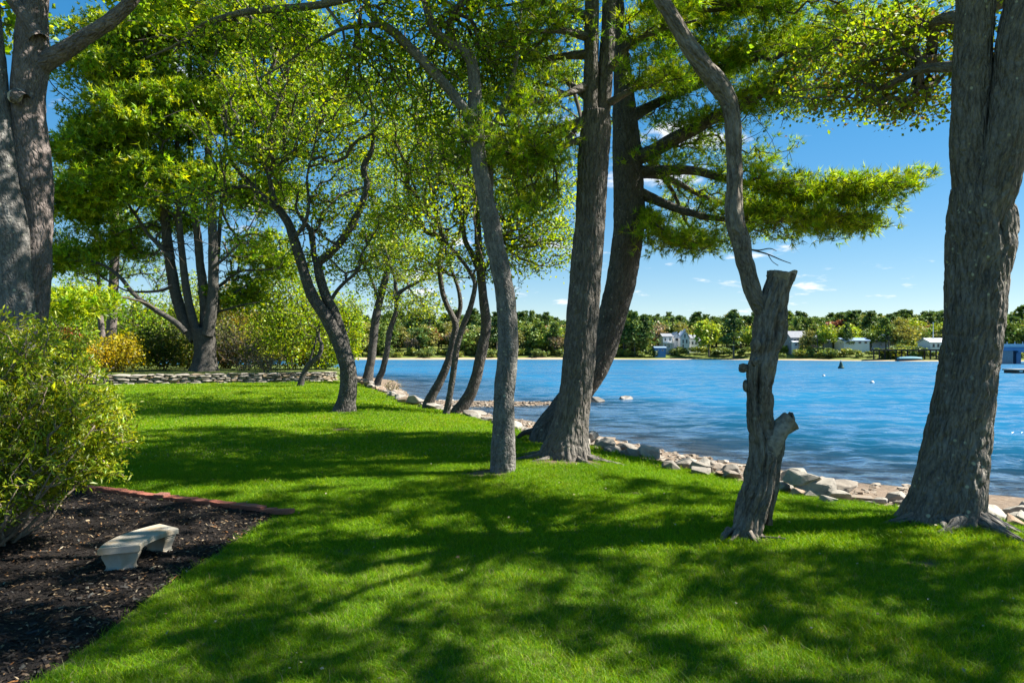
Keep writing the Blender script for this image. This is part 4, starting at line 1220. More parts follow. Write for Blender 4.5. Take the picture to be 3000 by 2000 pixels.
tg = np.concatenate([tg, blob_pts([(-20, 30, 12.5, 60, 40, 0.8, 40), (420, -40, 12, 120, 50, 1.0, 60)], r)])
tp, td, *_ = Lt.grow(tg, 0.005, 0.3, 0.4)
foliage(Lt, [broad_leaves(tp, 8, 0.14, 0.18, MAPLE, r, MAPLE_Y, 0.3)], M['leaf'])

# ---- P1: many-stemmed white pine behind the wall
d1 = 60.0
P1 = Tree('pine_tree', 'huge many-stemmed white pine standing behind the stone wall', (*P(598, 1088, d1)[:2], gz(*P(598, 1088, d1)[:2])), M['bark_dark'])
P1.limb([z3(822, 1152, 176), z3(826, 1090, 150), z3(826, 1000, 140), z3(818, 920, 150), z3(808, 850, 140)], d1, 0.12, 40, 'trunk', 2.0, sink=0.5, furrow=0.05, flare=(0.35, 0.8, 6, 1), freq=4, lump=0.10)
stems = [[z3(842, 900, 84), z3(864, 760, 78), z3(880, 600, 72), z3(882, 400, 68), z3(878, 200, 62), z3(868, 0, 58), (612, 480, 22), (606, 350, 18), (600, 200, 14), (600, 0, 9)],
         [z3(822, 880, 74), z3(822, 700, 66), z3(806, 520, 62), z3(790, 400, 58), z3(772, 200, 52), z3(745, 0, 48), (560, 480, 17), (556, 300, 13), (560, 100, 8)],
         [z3(770, 880, 64), z3(722, 720, 58), z3(696, 580, 54), z3(678, 440, 50), z3(655, 220, 46), z3(640, 0, 42), (520, 480, 15), (515, 300, 11), (500, 120, 7)],
         [z3(760, 930, 86), z3(700, 830, 80), z3(640, 680, 76), z3(598, 480, 72), z3(566, 260, 66), z3(544, 0, 60), (478, 480, 22), (470, 330, 16), (460, 150, 10)],
         [z3(850, 820, 70), z3(905, 700, 40), z3(900, 500, 36), z3(915, 300, 32), z3(930, 100, 26), (650, 560, 9), (660, 420, 6)]]
for k, st in enumerate(stems):
    P1.limb(st, d1 + [-.5, .4, -.3, .3, .8][k], 0.2, 18, 'stem', 0.2, furrow=0.03, freq=5, lump=0.08)
lims = [[z3(690, 880, 40), z3(640, 825, 40), z3(560, 770, 38), z3(430, 690, 34), z3(330, 610, 30), z3(250, 510, 26), z3(150, 430, 20), z3(50, 390, 14), (230, 760, 4)],
        [z3(600, 560, 26), z3(520, 590, 20), z3(400, 600, 16), z3(280, 590, 12), (330, 830, 4)],
        [z3(600, 380, 34), z3(520, 290, 28), z3(430, 200, 24), z3(360, 90, 20), z3(300, 0, 16), (350, 540, 5)],
        [z3(890, 580, 26), z3(950, 540, 22), z3(1060, 460, 18), z3(1200, 450, 12), z3(1340, 440, 8)],
        [z3(890, 740, 20), z3(980, 720, 15), z3(1080, 690, 11), z3(1200, 670, 6)],
        [z3(880, 430, 24), z3(980, 350, 18), z3(1080, 240, 14), z3(1150, 120, 9), z3(1200, 20, 5)],
        [z3(900, 660, 18), z3(1000, 620, 13), z3(1100, 560, 10), z3(1180, 500, 5)]]
for k, lm in enumerate(lims):
    P1.limb(lm, d1 + [-2.0, -1.5, -1, 1, .5, -1, 1.5][k], 0.15, 12, 'bough', 0.2)
r = np.random.default_rng(13)
cen = blob_pts([(300, 170, 57, 150, 150, 3.5, 44), (460, 90, 58, 160, 150, 4, 46), (660, 110, 60, 170, 130, 4, 44), (820, 120, 62, 150, 130, 4, 36), (250, 420, 57, 110, 150, 3.5, 32), (420, 350, 57, 150, 150, 4, 48), (600, 330, 59, 160, 120, 4, 40), (790, 350, 62, 140, 130, 4, 36), (930, 250, 63, 110, 160, 3.5, 24),
                 (240, 600, 58, 110, 80, 3.5, 18), (400, 540, 57, 150, 70, 4, 24), (600, 540, 59, 130, 60, 4, 16), (780, 560, 62, 120, 80, 3.5, 20), (210, 750, 60, 90, 70, 3, 12), (350, 720, 61, 110, 60, 3, 9), (780, 760, 62, 120, 70, 3, 16), (700, 860, 62, 110, 40, 2.5, 9), (520, 650, 63, 120, 60, 3, 7),
                 (200, 880, 48, 90, 26, 2.0, 9)], r, 0.7)
tg = plate_pts(cen, r.uniform(1.2, 2.1, len(cen)), 17, r, 0.13, 0.18, P(560, 400, 60), 0.10)
hi = plate_pts(ell_pts([(-26, 60, 36, 10, 8, 5, 46), (-22, 62, 44, 7, 6, 4, 20)], r), [2.2] * 66, 9, r)
tp, td, *_ = P1.grow(np.concatenate([tg, hi]), 0.014, 0.30, 0.9, sides=4)
P1.grow(blob_pts([(540, 730, 60, 170, 110, 3.0, 330), (700, 700, 61, 120, 110, 2.5, 160)], r), 0.013, 0.35, 0.8, sides=4, part='dead_branches')
foliage(P1, [needle_tufts(tp, td, 6, 7, 0.42, 0.115, 0.30, (0.155, 0.270, 0.006), r, (0.330, 0.405, 0.007), 0.45, 0.45)], M['needle'])

# ---- second pine, further back at the left
d3 = 72.0
P2 = Tree('pine_tree', 'pale straight pine trunk behind the shrubs, left of the many-stemmed pine', (*P(322, 1060, d3)[:2], gz(*P(322, 1060, d3)[:2])), M['bark_red'])
P2.limb([(322, 1066, 36), (324, 1000, 30), (328, 940, 28), (332, 850, 27), (336, 760, 25), (338, 650, 22), (336, 540, 19), (330, 400, 14), (330, 250, 8)], d3, 0.2, 32, 'trunk', 0.25, sink=0.6, furrow=0.03, freq=4)
P2.limb([(308, 1066, 22), (300, 990, 18), (292, 900, 14), (288, 800, 9), (280, 700, 5)], d3 + 1, 0.2, 16, 'stem', 0.4)
r = np.random.default_rng(14)
cen = blob_pts([(300, 620, d3, 110, 80, 4, 12), (340, 500, d3, 120, 90, 4, 14), (300, 780, d3, 90, 60, 3, 8), (180, 700, d3, 90, 90, 3, 10), (420, 640, d3, 90, 80, 3, 8), (180, 560, d3, 90, 90, 3, 9), (440, 800, d3, 60, 50, 3, 5)], r, 0.7)
tp, td, *_ = P2.grow(plate_pts(cen, r.uniform(1.4, 2.2, len(cen)), 13, r), 0.016, 0.3, 1.0, sides=4)
foliage(P2, [needle_tufts(tp, td, 4, 6, 0.5, 0.10, 0.35, (0.08, 0.155, 0.014), r, PINE_Y, 0.25, 0.4)], M['needle'])


# ---- shrubs and small trees behind the wall
def bush(name, label, px, py, d, rx, ry, n, col, alt, altp, size, k=7, seed=0, bark='twig', stems=7, cat='shrub', bare=0.0, group=None, rtip=0.012, lean=0.0):
    """rx, ry in photo pixels; py is the foot of the bush"""
    b = P(px, py, d); b[2] = gz(b[0], b[1])
    T_ = Tree(name, label, tuple(b), M[bark], cat, group)
    r_ = np.random.default_rng(seed)
    rx, ry = rx / F * d, ry / F * d
    for q in range(stems):
        a_ = q * 2.4 + r_.random()
        ox, oy = math.cos(a_), math.sin(a_)
        hh_ = ry * (0.8 + 0.5 * r_.random())
        rows = [(b[0] + ox * rx * .06, b[1] + oy * rx * .06, b[2] - .15, rtip * 3.0), (b[0] + ox * rx * .18, b[1] + oy * rx * .18, b[2] + hh_ * .4, rtip * 2.4), (b[0] + ox * rx * .40 + lean * rx * .3, b[1] + oy * rx * .4, b[2] + hh_, rtip * 1.4)]
        T_.limb(rows, None, 0.25, 6, 'stem', 0.15, px=False, lump=0.0)
    pts = ell_pts([(b[0] + lean * rx * .3, b[1], b[2] + ry * 1.05, rx, rx, ry * 0.95, n)], r_, 0.4)
    lob = 1 + 0.28 * fbm(nrmz(pts - np.array([b[0], b[1], b[2] + ry])) * 2.2 + seed, 2, seed)
    pts = np.array([b[0], b[1], b[2] + ry * 0.95]) + (pts - np.array([b[0], b[1], b[2] + ry * 0.95])) * lob[:, None]
    pts[:, 2] = np.maximum(pts[:, 2], b[2] + 0.12)
    tp_, td_, *_ = T_.grow(pts, rtip, 0.35, max(0.4, rx * 0.2), sides=4, mat=bark)
    m_ = r_.random(len(tp_)) >= bare
    if m_.sum() > 3:
        foliage(T_, [broad_leaves(tp_[m_], k, size, size * 1.3, col, r_, alt, altp)], M['leaf'], 'foliage')
    return T_


bush('forsythia_bush', 'yellow flowering shrub behind the wall, left of the dark green bush', 352, 1080, 57, 62, 56, 480, (0.36, 0.31, 0.010), (0.42, 0.36, 0.010), 0.4, 0.20, 7, 31, stems=8)
bush('forsythia_bush', 'lower yellow shrub with bare arching twigs beside the leafy foreground shrub', 285, 1080, 55, 40, 44, 200, (0.44, 0.32, 0.01), (0.22, 0.26, 0.02), 0.3, 0.17, 6, 32, stems=8)
bush('leafy_bush', 'round dark green shrub left of the huge pine trunk', 478, 1085, 64, 96, 62, 700, (0.085, 0.125, 0.012), (0.16, 0.17, 0.012), 0.3, 0.22, 8, 33)
bush('leafy_bush', 'bright lime green shrub at the left behind the wall', 252, 1065, 66, 36, 54, 220, (0.17, 0.26, 0.012), (0.2, 0.25, 0.01), 0.3, 0.24, 7, 34)
bush('red_leaf_bush', 'small tree with coppery red young leaves at the far left', 205, 1060, 72, 45, 58, 260, (0.36, 0.10, 0.035), (0.30, 0.16, 0.04), 0.4, 0.24, 6, 35, cat='shrub')
bush('bare_bush', 'tangled bare brown shrub right of the huge pine trunk', 710, 1086, 62, 78, 58, 520, (0.12, 0.09, 0.04), (0.10, 0.13, 0.03), 0.3, 0.13, 4, 36, bark='twig_pale', bare=0.55)
bush('bare_bush', 'greyish budding shrub behind the bare brown one', 655, 1080, 70, 60, 75, 380, (0.12, 0.12, 0.05), (0.11, 0.13, 0.03), 0.4, 0.16, 4, 37, bark='twig_pale', bare=0.3)
bush('bare_bush', 'low rusty shrub along the top of the wall', 780, 1088, 57, 60, 30, 260, (0.15, 0.085, 0.035), (0.12, 0.12, 0.03), 0.4, 0.13, 4, 38, bark='twig_pale', bare=0.4)
for k, (px, rx, ry, col_, lab) in enumerate([(430, 60, 40, (0.16, 0.21, 0.01), 'low olive bush just behind the wall, below the round dark green shrub'), (545, 46, 34, (0.30, 0.24, 0.02), 'low yellowish bush at the left foot of the huge pine'), (668, 56, 36, (0.26, 0.15, 0.04), 'low rust-brown bush at the right foot of the huge pine'), (765, 60, 40, (0.18, 0.24, 0.015), 'low green bush behind the wall under the tall sapling'), (865, 60, 38, (0.24, 0.22, 0.02), 'low yellow-green bush behind the middle of the wall'), (950, 52, 34, (0.16, 0.25, 0.01), 'low green bush at the right end of the wall')]):
    bush('leafy_bush', lab, px, 1086, 69, rx, ry, 330, col_, MAPLE_Y, 0.25, 0.22, 7, 90 + k, stems=5)
for k, (px, rx, ry, lab) in enumerate([(850, 80, 150, 'leafy thicket sapling with thin dark stems over the middle of the wall'), (930, 66, 140, 'green leafy sapling beside the end of the wall'), (1020, 52, 120, 'leafy sapling behind the leaning twin-stemmed maple'), (790, 70, 165, 'taller green sapling behind the rusty shrub')]):
    bush('maple_sapling', lab, px, 1086, 63 + k * 2, rx, ry, 640, MAPLE, MAPLE_Y, 0.4, 0.22, 7, 40 + k, stems=6, cat='tree', rtip=0.014)
bush('bare_bush', 'wispy dry shrub on the bank below the slender bending maple', 1150, 1122, 49, 34, 22, 110, (0.14, 0.13, 0.05), (0.1, 0.12, 0.03), 0.3, 0.10, 3, 46, bark='twig_pale', bare=0.35, stems=8)
bush('leafy_bush', 'dark green shrub at the left edge behind the twin-trunked tree', 110, 1090, 58, 90, 60, 420, (0.06, 0.11, 0.014), MAPLE, 0.3, 0.22, 7, 47)
bush('leafy_bush', 'low olive shrub between the wall and the many-stemmed pine', 600, 1088, 74, 110, 70, 420, (0.09, 0.11, 0.03), (0.14, 0.14, 0.04), 0.4, 0.24, 6, 48, bare=0.2)

for k, (px, d_, rx, ry, col_, lab) in enumerate([(400, 84, 85, 115, (0.13, 0.24, 0.01), 'mid-green tree at the back of the far lawn, between the two pines'), (560, 90, 90, 130, (0.19, 0.27, 0.01), 'yellow-green tree seen through the stems of the huge pine'), (690, 86, 80, 125, (0.22, 0.17, 0.03), 'rust and olive budding tree right of the huge pine, at the back'), (240, 86, 85, 140, (0.16, 0.28, 0.01), 'light green tree behind the coppery tree at the left'), (140, 80, 90, 120, (0.10, 0.20, 0.01), 'dark green tree beside the twin-trunked tree at the left edge')]):
    bush('woodland_tree', lab, px, 1075, d_, rx, ry, 560, col_, MAPLE_Y, 0.35, 0.30, 7, 60 + k, stems=5, cat='tree', rtip=0.018)

# ---- foreground shrub
r = np.random.default_rng(15)
S = Tree('rhododendron_bush', 'large leggy evergreen shrub at the left edge beside the mulch bed', (-6.6, 8.3, gz(-6.6, 8.3)), M['twig_pale'], 'shrub')
for q in range(46):
    a_ = r.uniform(-1.9, 1.7); el = r.uniform(0.48, 1.35); ln = r.uniform(1.1, 1.7 + 0.6 * el)
    o_ = np.array([math.cos(a_) * math.cos(el), math.sin(a_) * math.cos(el) * 0.75, math.sin(el)])
    b0 = np.array([-6.65 + r.normal(0, .22), 8.35 + r.normal(0, .20), 0.0])
    p1 = b0 + o_ * ln * .4 + np.array([0.10, 0, -0.05]); p2 = b0 + o_ * ln * .75 + r.normal(0, .08, 3); p3 = b0 + o_ * ln + np.array([0.05, 0, 0.22]) + r.normal(0, .08, 3)
    S.limb([(*(b0 - [0, 0, .08]), .024), (*p1, .019), (*p2, .014), (*p3, .008)], None, 0.08, 7, 'stem', 0.22, px=False, lump=0.1)
tg = ell_pts([(-6.55, 8.5, 1.6, 1.5, 1.1, 1.3, 1900), (-5.75, 8.3, 1.05, 0.78, 0.7, 0.55, 420), (-6.9, 8.4, 2.2, 0.95, 0.9, 0.55, 420), (-5.45, 8.6, 1.45, 0.72, 0.6, 0.55, 330), (-5.3, 8.5, 0.85, 0.5, 0.4, 0.35, 110), (-6.3, 7.8, 0.55, 0.7, 0.5, 0.35, 160)], r, 0.28)
tg = tg[(tg[:, 2] > 0.2) & ~((tg[:, 2] < 0.8) & (tg[:, 0] > -5.5))]
tp, td, *_ = S.grow(tg, 0.0042, 0.30, 0.12, rmax=0.016, mat='twig_pale', jit=0.12)
m_ = r.random(len(tp)) < np.clip(0.25 + tp[:, 2] * 0.6, 0, 1)
foliage(S, [broad_leaves(tp[m_] + td[m_] * 0.02, 15, 0.066, 0.040, (0.180, 0.270, 0.010), r, (0.350, 0.385, 0.014), 0.45, 0.22, td[m_], 0.17)], M['leaf'], 'foliage')

# ------------------------------------------------------------------ mulch bed, brick edging, bench
t = NT('mulch')
co = t.n('TexCoord').outputs['Object']
na = t.noise(co, 3, 4); nb = t.noise(co, 45, 4, 0.7); nc = t.noise(t.mapping(co, (1, 2.2, 1)), 120, 3, 0.7)
c = t.mix(t.rng(na, 0.35, 0.65), (0.012, 0.010, 0.009), (0.022, 0.018, 0.016))
c = t.mix(t.math('MULTIPLY', t.rng(nb, 0.5, 0.7), 0.7), c, (0.045, 0.035, 0.028))
t.princ(c, 0.95, t.bump(t.math('ADD', nb, t.math('MULTIPLY', nc, 0.6)), 1.0, 0.04), 0.15)
M['mulch'] = t.m
BACK = lambda x: BED_Y1 + 0.42 * (BED_X - x) * 1.0 - 0.0     # the bed's far edge runs away to the left
xs = np.arange(-12.0, BED_X + 0.001, 0.06); ys = np.arange(2.0, 14.2, 0.06)
X, Y, FC = grid(xs, ys)
edge = 0.07 * n2(Y, Y * 0, 0.9, 61) + 0.03 * n2(Y, Y * 0, 4.0, 62)
Xe = X + np.where(X > BED_X - 0.3, edge, 0)
Zm = ground_z(Xe, Y) + 0.035 + 0.018 * n2(X, Y, 3.0, 63) + 0.014 * n2(X, Y, 9.0, 64, 3)
inside = (Y < BACK(X) - 0.03)
Zm = Zm - 0.10 * sstep(-0.10, 0.0, X - BED_X)
keep = inside.ravel()[FC].all(1)
mulch_o = obj('mulch_bed', mesh('mulch_bed', np.stack([Xe, Y, Zm], -1).reshape(-1, 3), FC[keep], M['mulch'], True))
tag(mulch_o, 'dark bark mulch bed at the lower left', kind='structure')
# shreds of bark and dead leaves lying on it
r = np.random.default_rng(16)
n = 24000
cx = BED_X - 0.04 - 5.2 * r.random(n) ** 1.2; cy = 3.6 + 8.0 * r.random(n) ** 1.3
m_ = cy < BACK(cx) - 0.1
cx, cy = cx[m_], cy[m_]; n = len(cx)
cz = ground_z(cx, cy) + 0.05 + 0.018 * n2(cx, cy, 3.0, 63)
a_ = r.random(n) * 2 * np.pi; ln = np.exp(r.normal(-4.15, 0.5, n)); w = 0.004 + 0.006 * r.random(n)
dx = np.stack([np.cos(a_), np.sin(a_), r.normal(0, 0.25, n)], 1) * ln[:, None]; sx = np.stack([-np.sin(a_), np.cos(a_), r.normal(0, 0.4, n)], 1) * w[:, None]
c0 = np.stack([cx, cy, cz], 1); bend = np.stack([0 * w, 0 * w, 0.3 * ln], 1) * r.random((n, 1))
V = np.stack([c0 - dx - sx, c0 - dx + sx, c0 + sx + bend, c0 - sx + bend, c0 + dx + sx, c0 + dx - sx], 1).reshape(-1, 3)
b_ = np.arange(n)[:, None] * 6
FQ = np.concatenate([b_ + [0, 1, 2, 3], b_ + [3, 2, 4, 5]])
pal = np.array([[0.014, 0.011, 0.010], [0.028, 0.021, 0.017], [0.065, 0.044, 0.028], [0.16, 0.10, 0.05], [0.22, 0.17, 0.11], [0.20, 0.085, 0.03]])
cc = pal[r.choice(6, n, p=[.46, .28, .14, .06, .04, .02])]
chips = obj('mulch_chips', mesh('mulch_chips', V, FQ, leaf_mat('chip', 0.0, 0.03), False, {'col': ('FLOAT_COLOR', np.repeat(cc, 6, 0))}))
tag(chips, 'loose bark shreds and dead leaves strewn on the mulch bed', 'mulch', kind='stuff')

# brick edging
be = thing('brick_edging', (BED_X - 2.5, BACK(BED_X - 2.5), gz(BED_X - 2.5, BACK(BED_X - 2.5))), 'row of red bricks laid flat along the back of the mulch bed', 'edging')
bm = bmesh.new(); bmesh.ops.create_cube(bm, size=1.0); bmesh.ops.bevel(bm, geom=bm.edges[:], offset=0.06, segments=1, affect='EDGES')
brick_me = bpy.data.meshes.new('brick'); bm.to_mesh(brick_me); bm.free(); brick_me.materials.append(M['brick'])
r = np.random.default_rng(17)
ang = math.atan2(-0.42, 1.0)
L_ = 0.0
for k in range(28):
    x = BED_X + 0.10 - L_ * math.cos(ang); y = BACK(x) + r.normal(0, 0.012)
    o = obj('brick', brick_me, be)
    o.matrix_parent_inverse = Matrix.Identity(4)
    o.location = Vector((x, y, gz(x, y) + 0.062 + r.normal(0, .008))) - be.location
    ln = 0.21 if k else 0.30
    o.scale = (ln * r.uniform(.95, 1.04), 0.15, 0.07)
    o.rotation_euler = (r.normal(0, .05), r.normal(0, .05), ang + r.normal(0.06, .07))
    L_ += 0.20 if k else 0.26

# curved concrete bench
t = NT('cast_concrete')
co = t.n('TexCoord').outputs['Object']
na = t.noise(co, 7, 4, .6); nb = t.noise(co, 70, 4, 0.7); nst = t.noise(t.mapping(co, (1, 1, .5), (4, 2, 0)), 4.2, 3)
c = t.mix(t.rng(na, 0.3, 0.7), (0.29, 0.26, 0.21), (0.40, 0.36, 0.285))
c = t.mix(t.math('MULTIPLY', t.rng(nst, 0.50, 0.66), 0.75), c, (0.34, 0.23, 0.12))
c = t.mix(t.math('MULTIPLY', t.rng(t.noise(co, 5.5, 4), 0.52, 0.68), 0.5), c, (0.20, 0.21, 0.21))
c = t.mix(t.math('MULTIPLY', t.rng(nb, 0.52, 0.7), 0.35), c, (0.23, 0.225, 0.20))
t.princ(c, 0.9, t.bump(t.math('ADD', nb, na), 0.5, 0.006), 0.2)
M['concrete'] = t.m
bx, by = -4.27, 7.78
bz = gz(bx, by) + 0.02
bench = thing('garden_bench', (bx, by, bz), 'small curved concrete garden bench standing in the mulch bed', 'bench')
Rb, half = 1.00, 0.47        # arc about a centre to the right, concave side to the right
ccx = -3.34; rot = -0.10
prof = [(-0.205, .0), (-0.205, .046), (-0.194, .060), (0.194, .060), (0.205, .046), (0.205, .0), (0.185, -.010), (-0.185, -.010)]
nA = 40
V = []
for k in range(nA + 1):
    th = math.pi + rot - half + 2 * half * k / nA
    for (q, z) in prof:
        V.append((ccx + (Rb + q) * math.cos(th), by + (Rb + q) * math.sin(th), bz + 0.215 + z))
V = np.array(V); npf = len(prof)
i_ = np.arange((nA + 1) * npf).reshape(nA + 1, npf); j_ = np.roll(i_, -1, 1)
FQ = np.stack([i_[:-1], i_[1:], j_[1:], j_[:-1]], -1).reshape(-1, 4)
g = Geo(); g.add(V, FQ)
for e_, fl in ((0, 1), (nA, -1)):
    ring = V[i_[e_]]; c_ = ring.mean(0)
    tri = np.stack([np.arange(npf), (np.arange(npf) + 1) % npf, np.full(npf, npf)], 1)
    g.add(np.vstack([ring, c_]), tri[:, ::fl])
obj('seat', g.mesh('seat', M['concrete']), bench)
for sgn in (-1, 1):
    th = math.pi + rot + sgn * (half - 0.12)
    cen_ = np.array([ccx + Rb * math.cos(th), by + Rb * math.sin(th)])
    rad_ = np.array([math.cos(th), math.sin(th)]); tan_ = np.array([-math.sin(th), math.cos(th)])
    g = Geo()
    zs_ = np.array([-.08, .0, .012, .03, .06, .10, .14, .17, .185, .19, .206])
    hw = np.array([.150, .152, .158, .138, .138, .156, .176, .184, .174, .192, .192])
    hd = np.array([.062, .062, .066, .058, .056, .058, .062, .064, .062, .074, .074])
    V = []
    for z, a_, b_ in zip(zs_, hw, hd):
        for (u, v_) in ((-1, -1), (1, -1), (1, 1), (-1, 1)):
            p = cen_ + rad_ * a_ * u + tan_ * b_ * v_
            V.append((p[0], p[1], bz + z))
    i_ = np.arange(len(V)).reshape(-1, 4); j_ = np.roll(i_, -1, 1)
    g.add(V, np.stack([i_[:-1], j_[:-1], j_[1:], i_[1:]], -1).reshape(-1, 4))
    obj('leg', g.mesh('leg', M['concrete']), bench)

# ------------------------------------------------------------------ stones
def hull_stone(seed, box=0.75, n=18, bev=True):
    r_ = np.random.default_rng(seed)
    v = r_.normal(0, 1, (n, 3)); v = v / (np.abs(v) ** 4).sum(1, keepdims=True) ** .25
    v = v * (0.80 + 0.2 * r_.random((n, 1)))
    v[:, 2] *= 1.0
    bm = bmesh.new()
    for q in v: bm.verts.new(q * 0.5)
    res = bmesh.ops.convex_hull(bm, input=bm.verts[:])
    bmesh.ops.delete(bm, geom=[q for q in bm.verts if not q.link_faces], context='VERTS')
    bmesh.ops.dissolve_limit(bm, angle_limit=0.30, verts=bm.verts[:], edges=bm.edges[:])
    if bev: bmesh.ops.bevel(bm, geom=bm.edges[:], offset=0.028, segments=1, affect='EDGES')
    me = bpy.data.meshes.new('stone'); bm.to_mesh(me); bm.free()
    return me


stones = [hull_stone(100 + k) for k in range(14)]
for s_ in stones: s_.materials.append(M['stone'])
wstones = [hull_stone(200 + k, n=22) for k in range(10)]
for s_ in wstones: s_.materials.append(M['wall_stone'])


def put(name, me, parent, loc, scale, rot):
    o = bpy.data.objects.new(name, me); COL.objects.link(o)
    o.parent = parent
    o.location = Vector(loc) - parent.location
    o.scale = scale; o.rotation_euler = rot
    return o


# dry stone wall
wc = WALL_LINE
wall = thing('stone_wall', (-24, 50, 0), 'long low dry-laid fieldstone wall at the far end of the lawn', 'wall')
seg = np.linalg.norm(np.diff(wc, axis=0), axis=1); WL = np.concatenate([[0], np.cumsum(seg)])
g = Geo()
for k in range(len(wc) - 1):
    a_, b_ = wc[k], wc[k + 1]
    m_ = (a_ + b_) / 2; dd = b_ - a_; nv = np.array([-dd[1], dd[0]]) / np.linalg.norm(dd)
    m_ = m_ + nv * 0.33
    g.box((m_[0], m_[1], 0.20), (np.linalg.norm(dd) + .1, 0.40, 0.96), math.atan2(dd[1], dd[0]))
obj('core', g.mesh('core', plain('wall_rubble', (0.10, 0.085, 0.07), 0.95, 0.4, 8, .6)), wall)
r = np.random.default_rng(18)


def wall_at(s_):
    k = np.clip(np.searchsorted(WL, s_) - 1, 0, len(wc) - 2)
    f_ = (s_ - WL[k]) / seg[k]
    p = wc[k] + (wc[k + 1] - wc[k]) * f_
    dd = wc[k + 1] - wc[k]
    return p, math.atan2(dd[1], dd[0])


nst = 0
z0 = -0.08
hs = [0.20, 0.17, 0.15, 0.17, 0.13]
for c_, h_ in enumerate(hs):
    s_ = 13.0 + r.random() * .4
    while s_ < WL[-1] - 0.1:
        L_ = r.uniform(0.30, 1.05) * (1.15 if c_ in (0, 4) else 1)
        p, an = wall_at(s_ + L_ / 2)
        nv = np.array([-math.sin(an), math.cos(an)])
        dpt = 0.38 if c_ < 4 else 0.62
        off = 0.12 + r.normal(0, .03) + (0.12 if c_ == 4 else 0)
        p = p + nv * off
        hh_ = h_ * r.uniform(0.85, 1.25)
        zc = z0 + h_ / 2 + r.normal(0, .012)
        o = put('stone', wstones[r.integers(10)], wall, (p[0], p[1], zc), (L_ * 1.06, dpt, hh_ * 1.08), (r.normal(0, .06) + (math.pi if r.random() < .5 else 0), r.normal(0, .05), an + r.normal(0, .04)))
        nst += 1
        s_ += L_ * 0.985
    z0 += h_

# riprap along the shore
bank_strip = []
t = NT('bank_gravel')
co = t.n('TexCoord').outputs['Object']
gv = t.n('TexVoronoi', i_Scale=7.0); t.l(co, gv.inputs['Vector'])
nb = t.noise(co, 20, 4, .7)
c = t.mix(gv.outputs['Color'], (0.10, 0.08, 0.06), (0.25, 0.20, 0.15))
c = t.mix(t.rng(nb, 0.35, 0.7), c, (0.16, 0.11, 0.075))
t.princ(c, 0.95, t.bump(t.math('ADD', gv.outputs['Distance'], nb), 0.8, 0.05), 0.15)
M['bank'] = t.m
ii = [k for k in range(len(LAWN_EDGE)) if LAWN_EDGE[k][1] < 62 and LAWN_EDGE[k][1] > 2]
rows = []
for k in ii:
    a_ = LAWN_EDGE[k]
    b_ = WATER_EDGE[np.argmin(np.linalg.norm(WATER_EDGE - a_, axis=1))]
    for f_ in np.linspace(-0.02, 1.05, 12):
        p = a_ + (b_ - a_) * f_
        rows.append((p[0], p[1]))
rows = np.array(rows)
zz = ground_z(rows[:, 0], rows[:, 1]) + 0.02
V = np.column_stack([rows, zz])
i_ = np.arange(len(V)).reshape(len(ii), 12)
FQ = np.stack([i_[:-1, :-1], i_[1:, :-1], i_[1:, 1:], i_[:-1, 1:]], -1).reshape(-1, 4)
bank = obj('shore_bank', mesh('shore_bank', V, FQ, M['bank'], True))
tag(bank, 'gravelly bank of riprap stones between lawn and water', kind='structure')


def bank_pt(u, f_):
    k = int(np.clip(u * (len(ii) - 1), 0, len(ii) - 2))
    fr_ = u * (len(ii) - 1) - k
    a_ = LAWN_EDGE[ii[k]] * (1 - fr_) + LAWN_EDGE[ii[k] + 1] * fr_
    b_ = WATER_EDGE[np.argmin(np.linalg.norm(WATER_EDGE - a_, axis=1))]
    return a_ + (b_ - a_) * f_, math.atan2(*(LAWN_EDGE[ii[k] + 1] - LAWN_EDGE[ii[k]])[::-1])


# named places of the larger stones near the right-hand trees (photo position, width px, depth)
big = [(2392, 1418, 165, 12.6, .55, .36), (2330, 1375, 90, 14.0, .7, .5), (2290, 1420, 80, 12.9, .6, .4), (2335, 1440, 70, 12.4, .6, .4), (2450, 1440, 90, 12.2, .5, .35), (2900, 1500, 190, 10.6, .5, .22), (2985, 1490, 120, 11.2, .5, .3),
       (2960, 1535, 130, 10.0, .6, .3), (2890, 1455, 110, 12.2, .6, .3), (2990, 1455, 110, 12.6, .6, .35), (2120, 1345, 70, 15.0, .7, .5), (2060, 1350, 110, 14.9, .6, .4), (2000, 1345, 100, 15.4, .6, .4), (2050, 1378, 90, 14.4, .6, .35),
       (1900, 1315, 110, 17.0, .7, .5), (1830, 1300, 90, 18.0, .7, .5), (1860, 1322, 90, 17.0, .6, .4), (1760, 1290, 80, 18.6, .7, .5), (2140, 1378, 80, 14.0, .6, .4), (1970, 1362, 90, 14.9, .5, .35), (2260, 1400, 60, 13.2, .6, .4), (2420, 1462, 70, 11.9, .5, .3)]
ns = 0
for k, (px, py, wpx, d_, dy, dz) in enumerate(big):
    p = P(px, py, d_); w_ = wpx / F * d_
    zg = gz(p[0], p[1])
    h_ = w_ * dz * 1.1
    put('stone', stones[k % 14], bank, (p[0], p[1], max(zg + h_ * 0.25, min(p[2], zg + h_ * .5))), (w_ * (0.95 if px > 2350 else 0.75), w_ * dy * (1.3 if px > 2350 else 1.0), h_ * (1.1 if px > 2350 else 0.8)), (r.normal(0, .10), r.normal(0, .10), r.normal(0, .3)))
    ns += 1
r = np.random.default_rng(19)
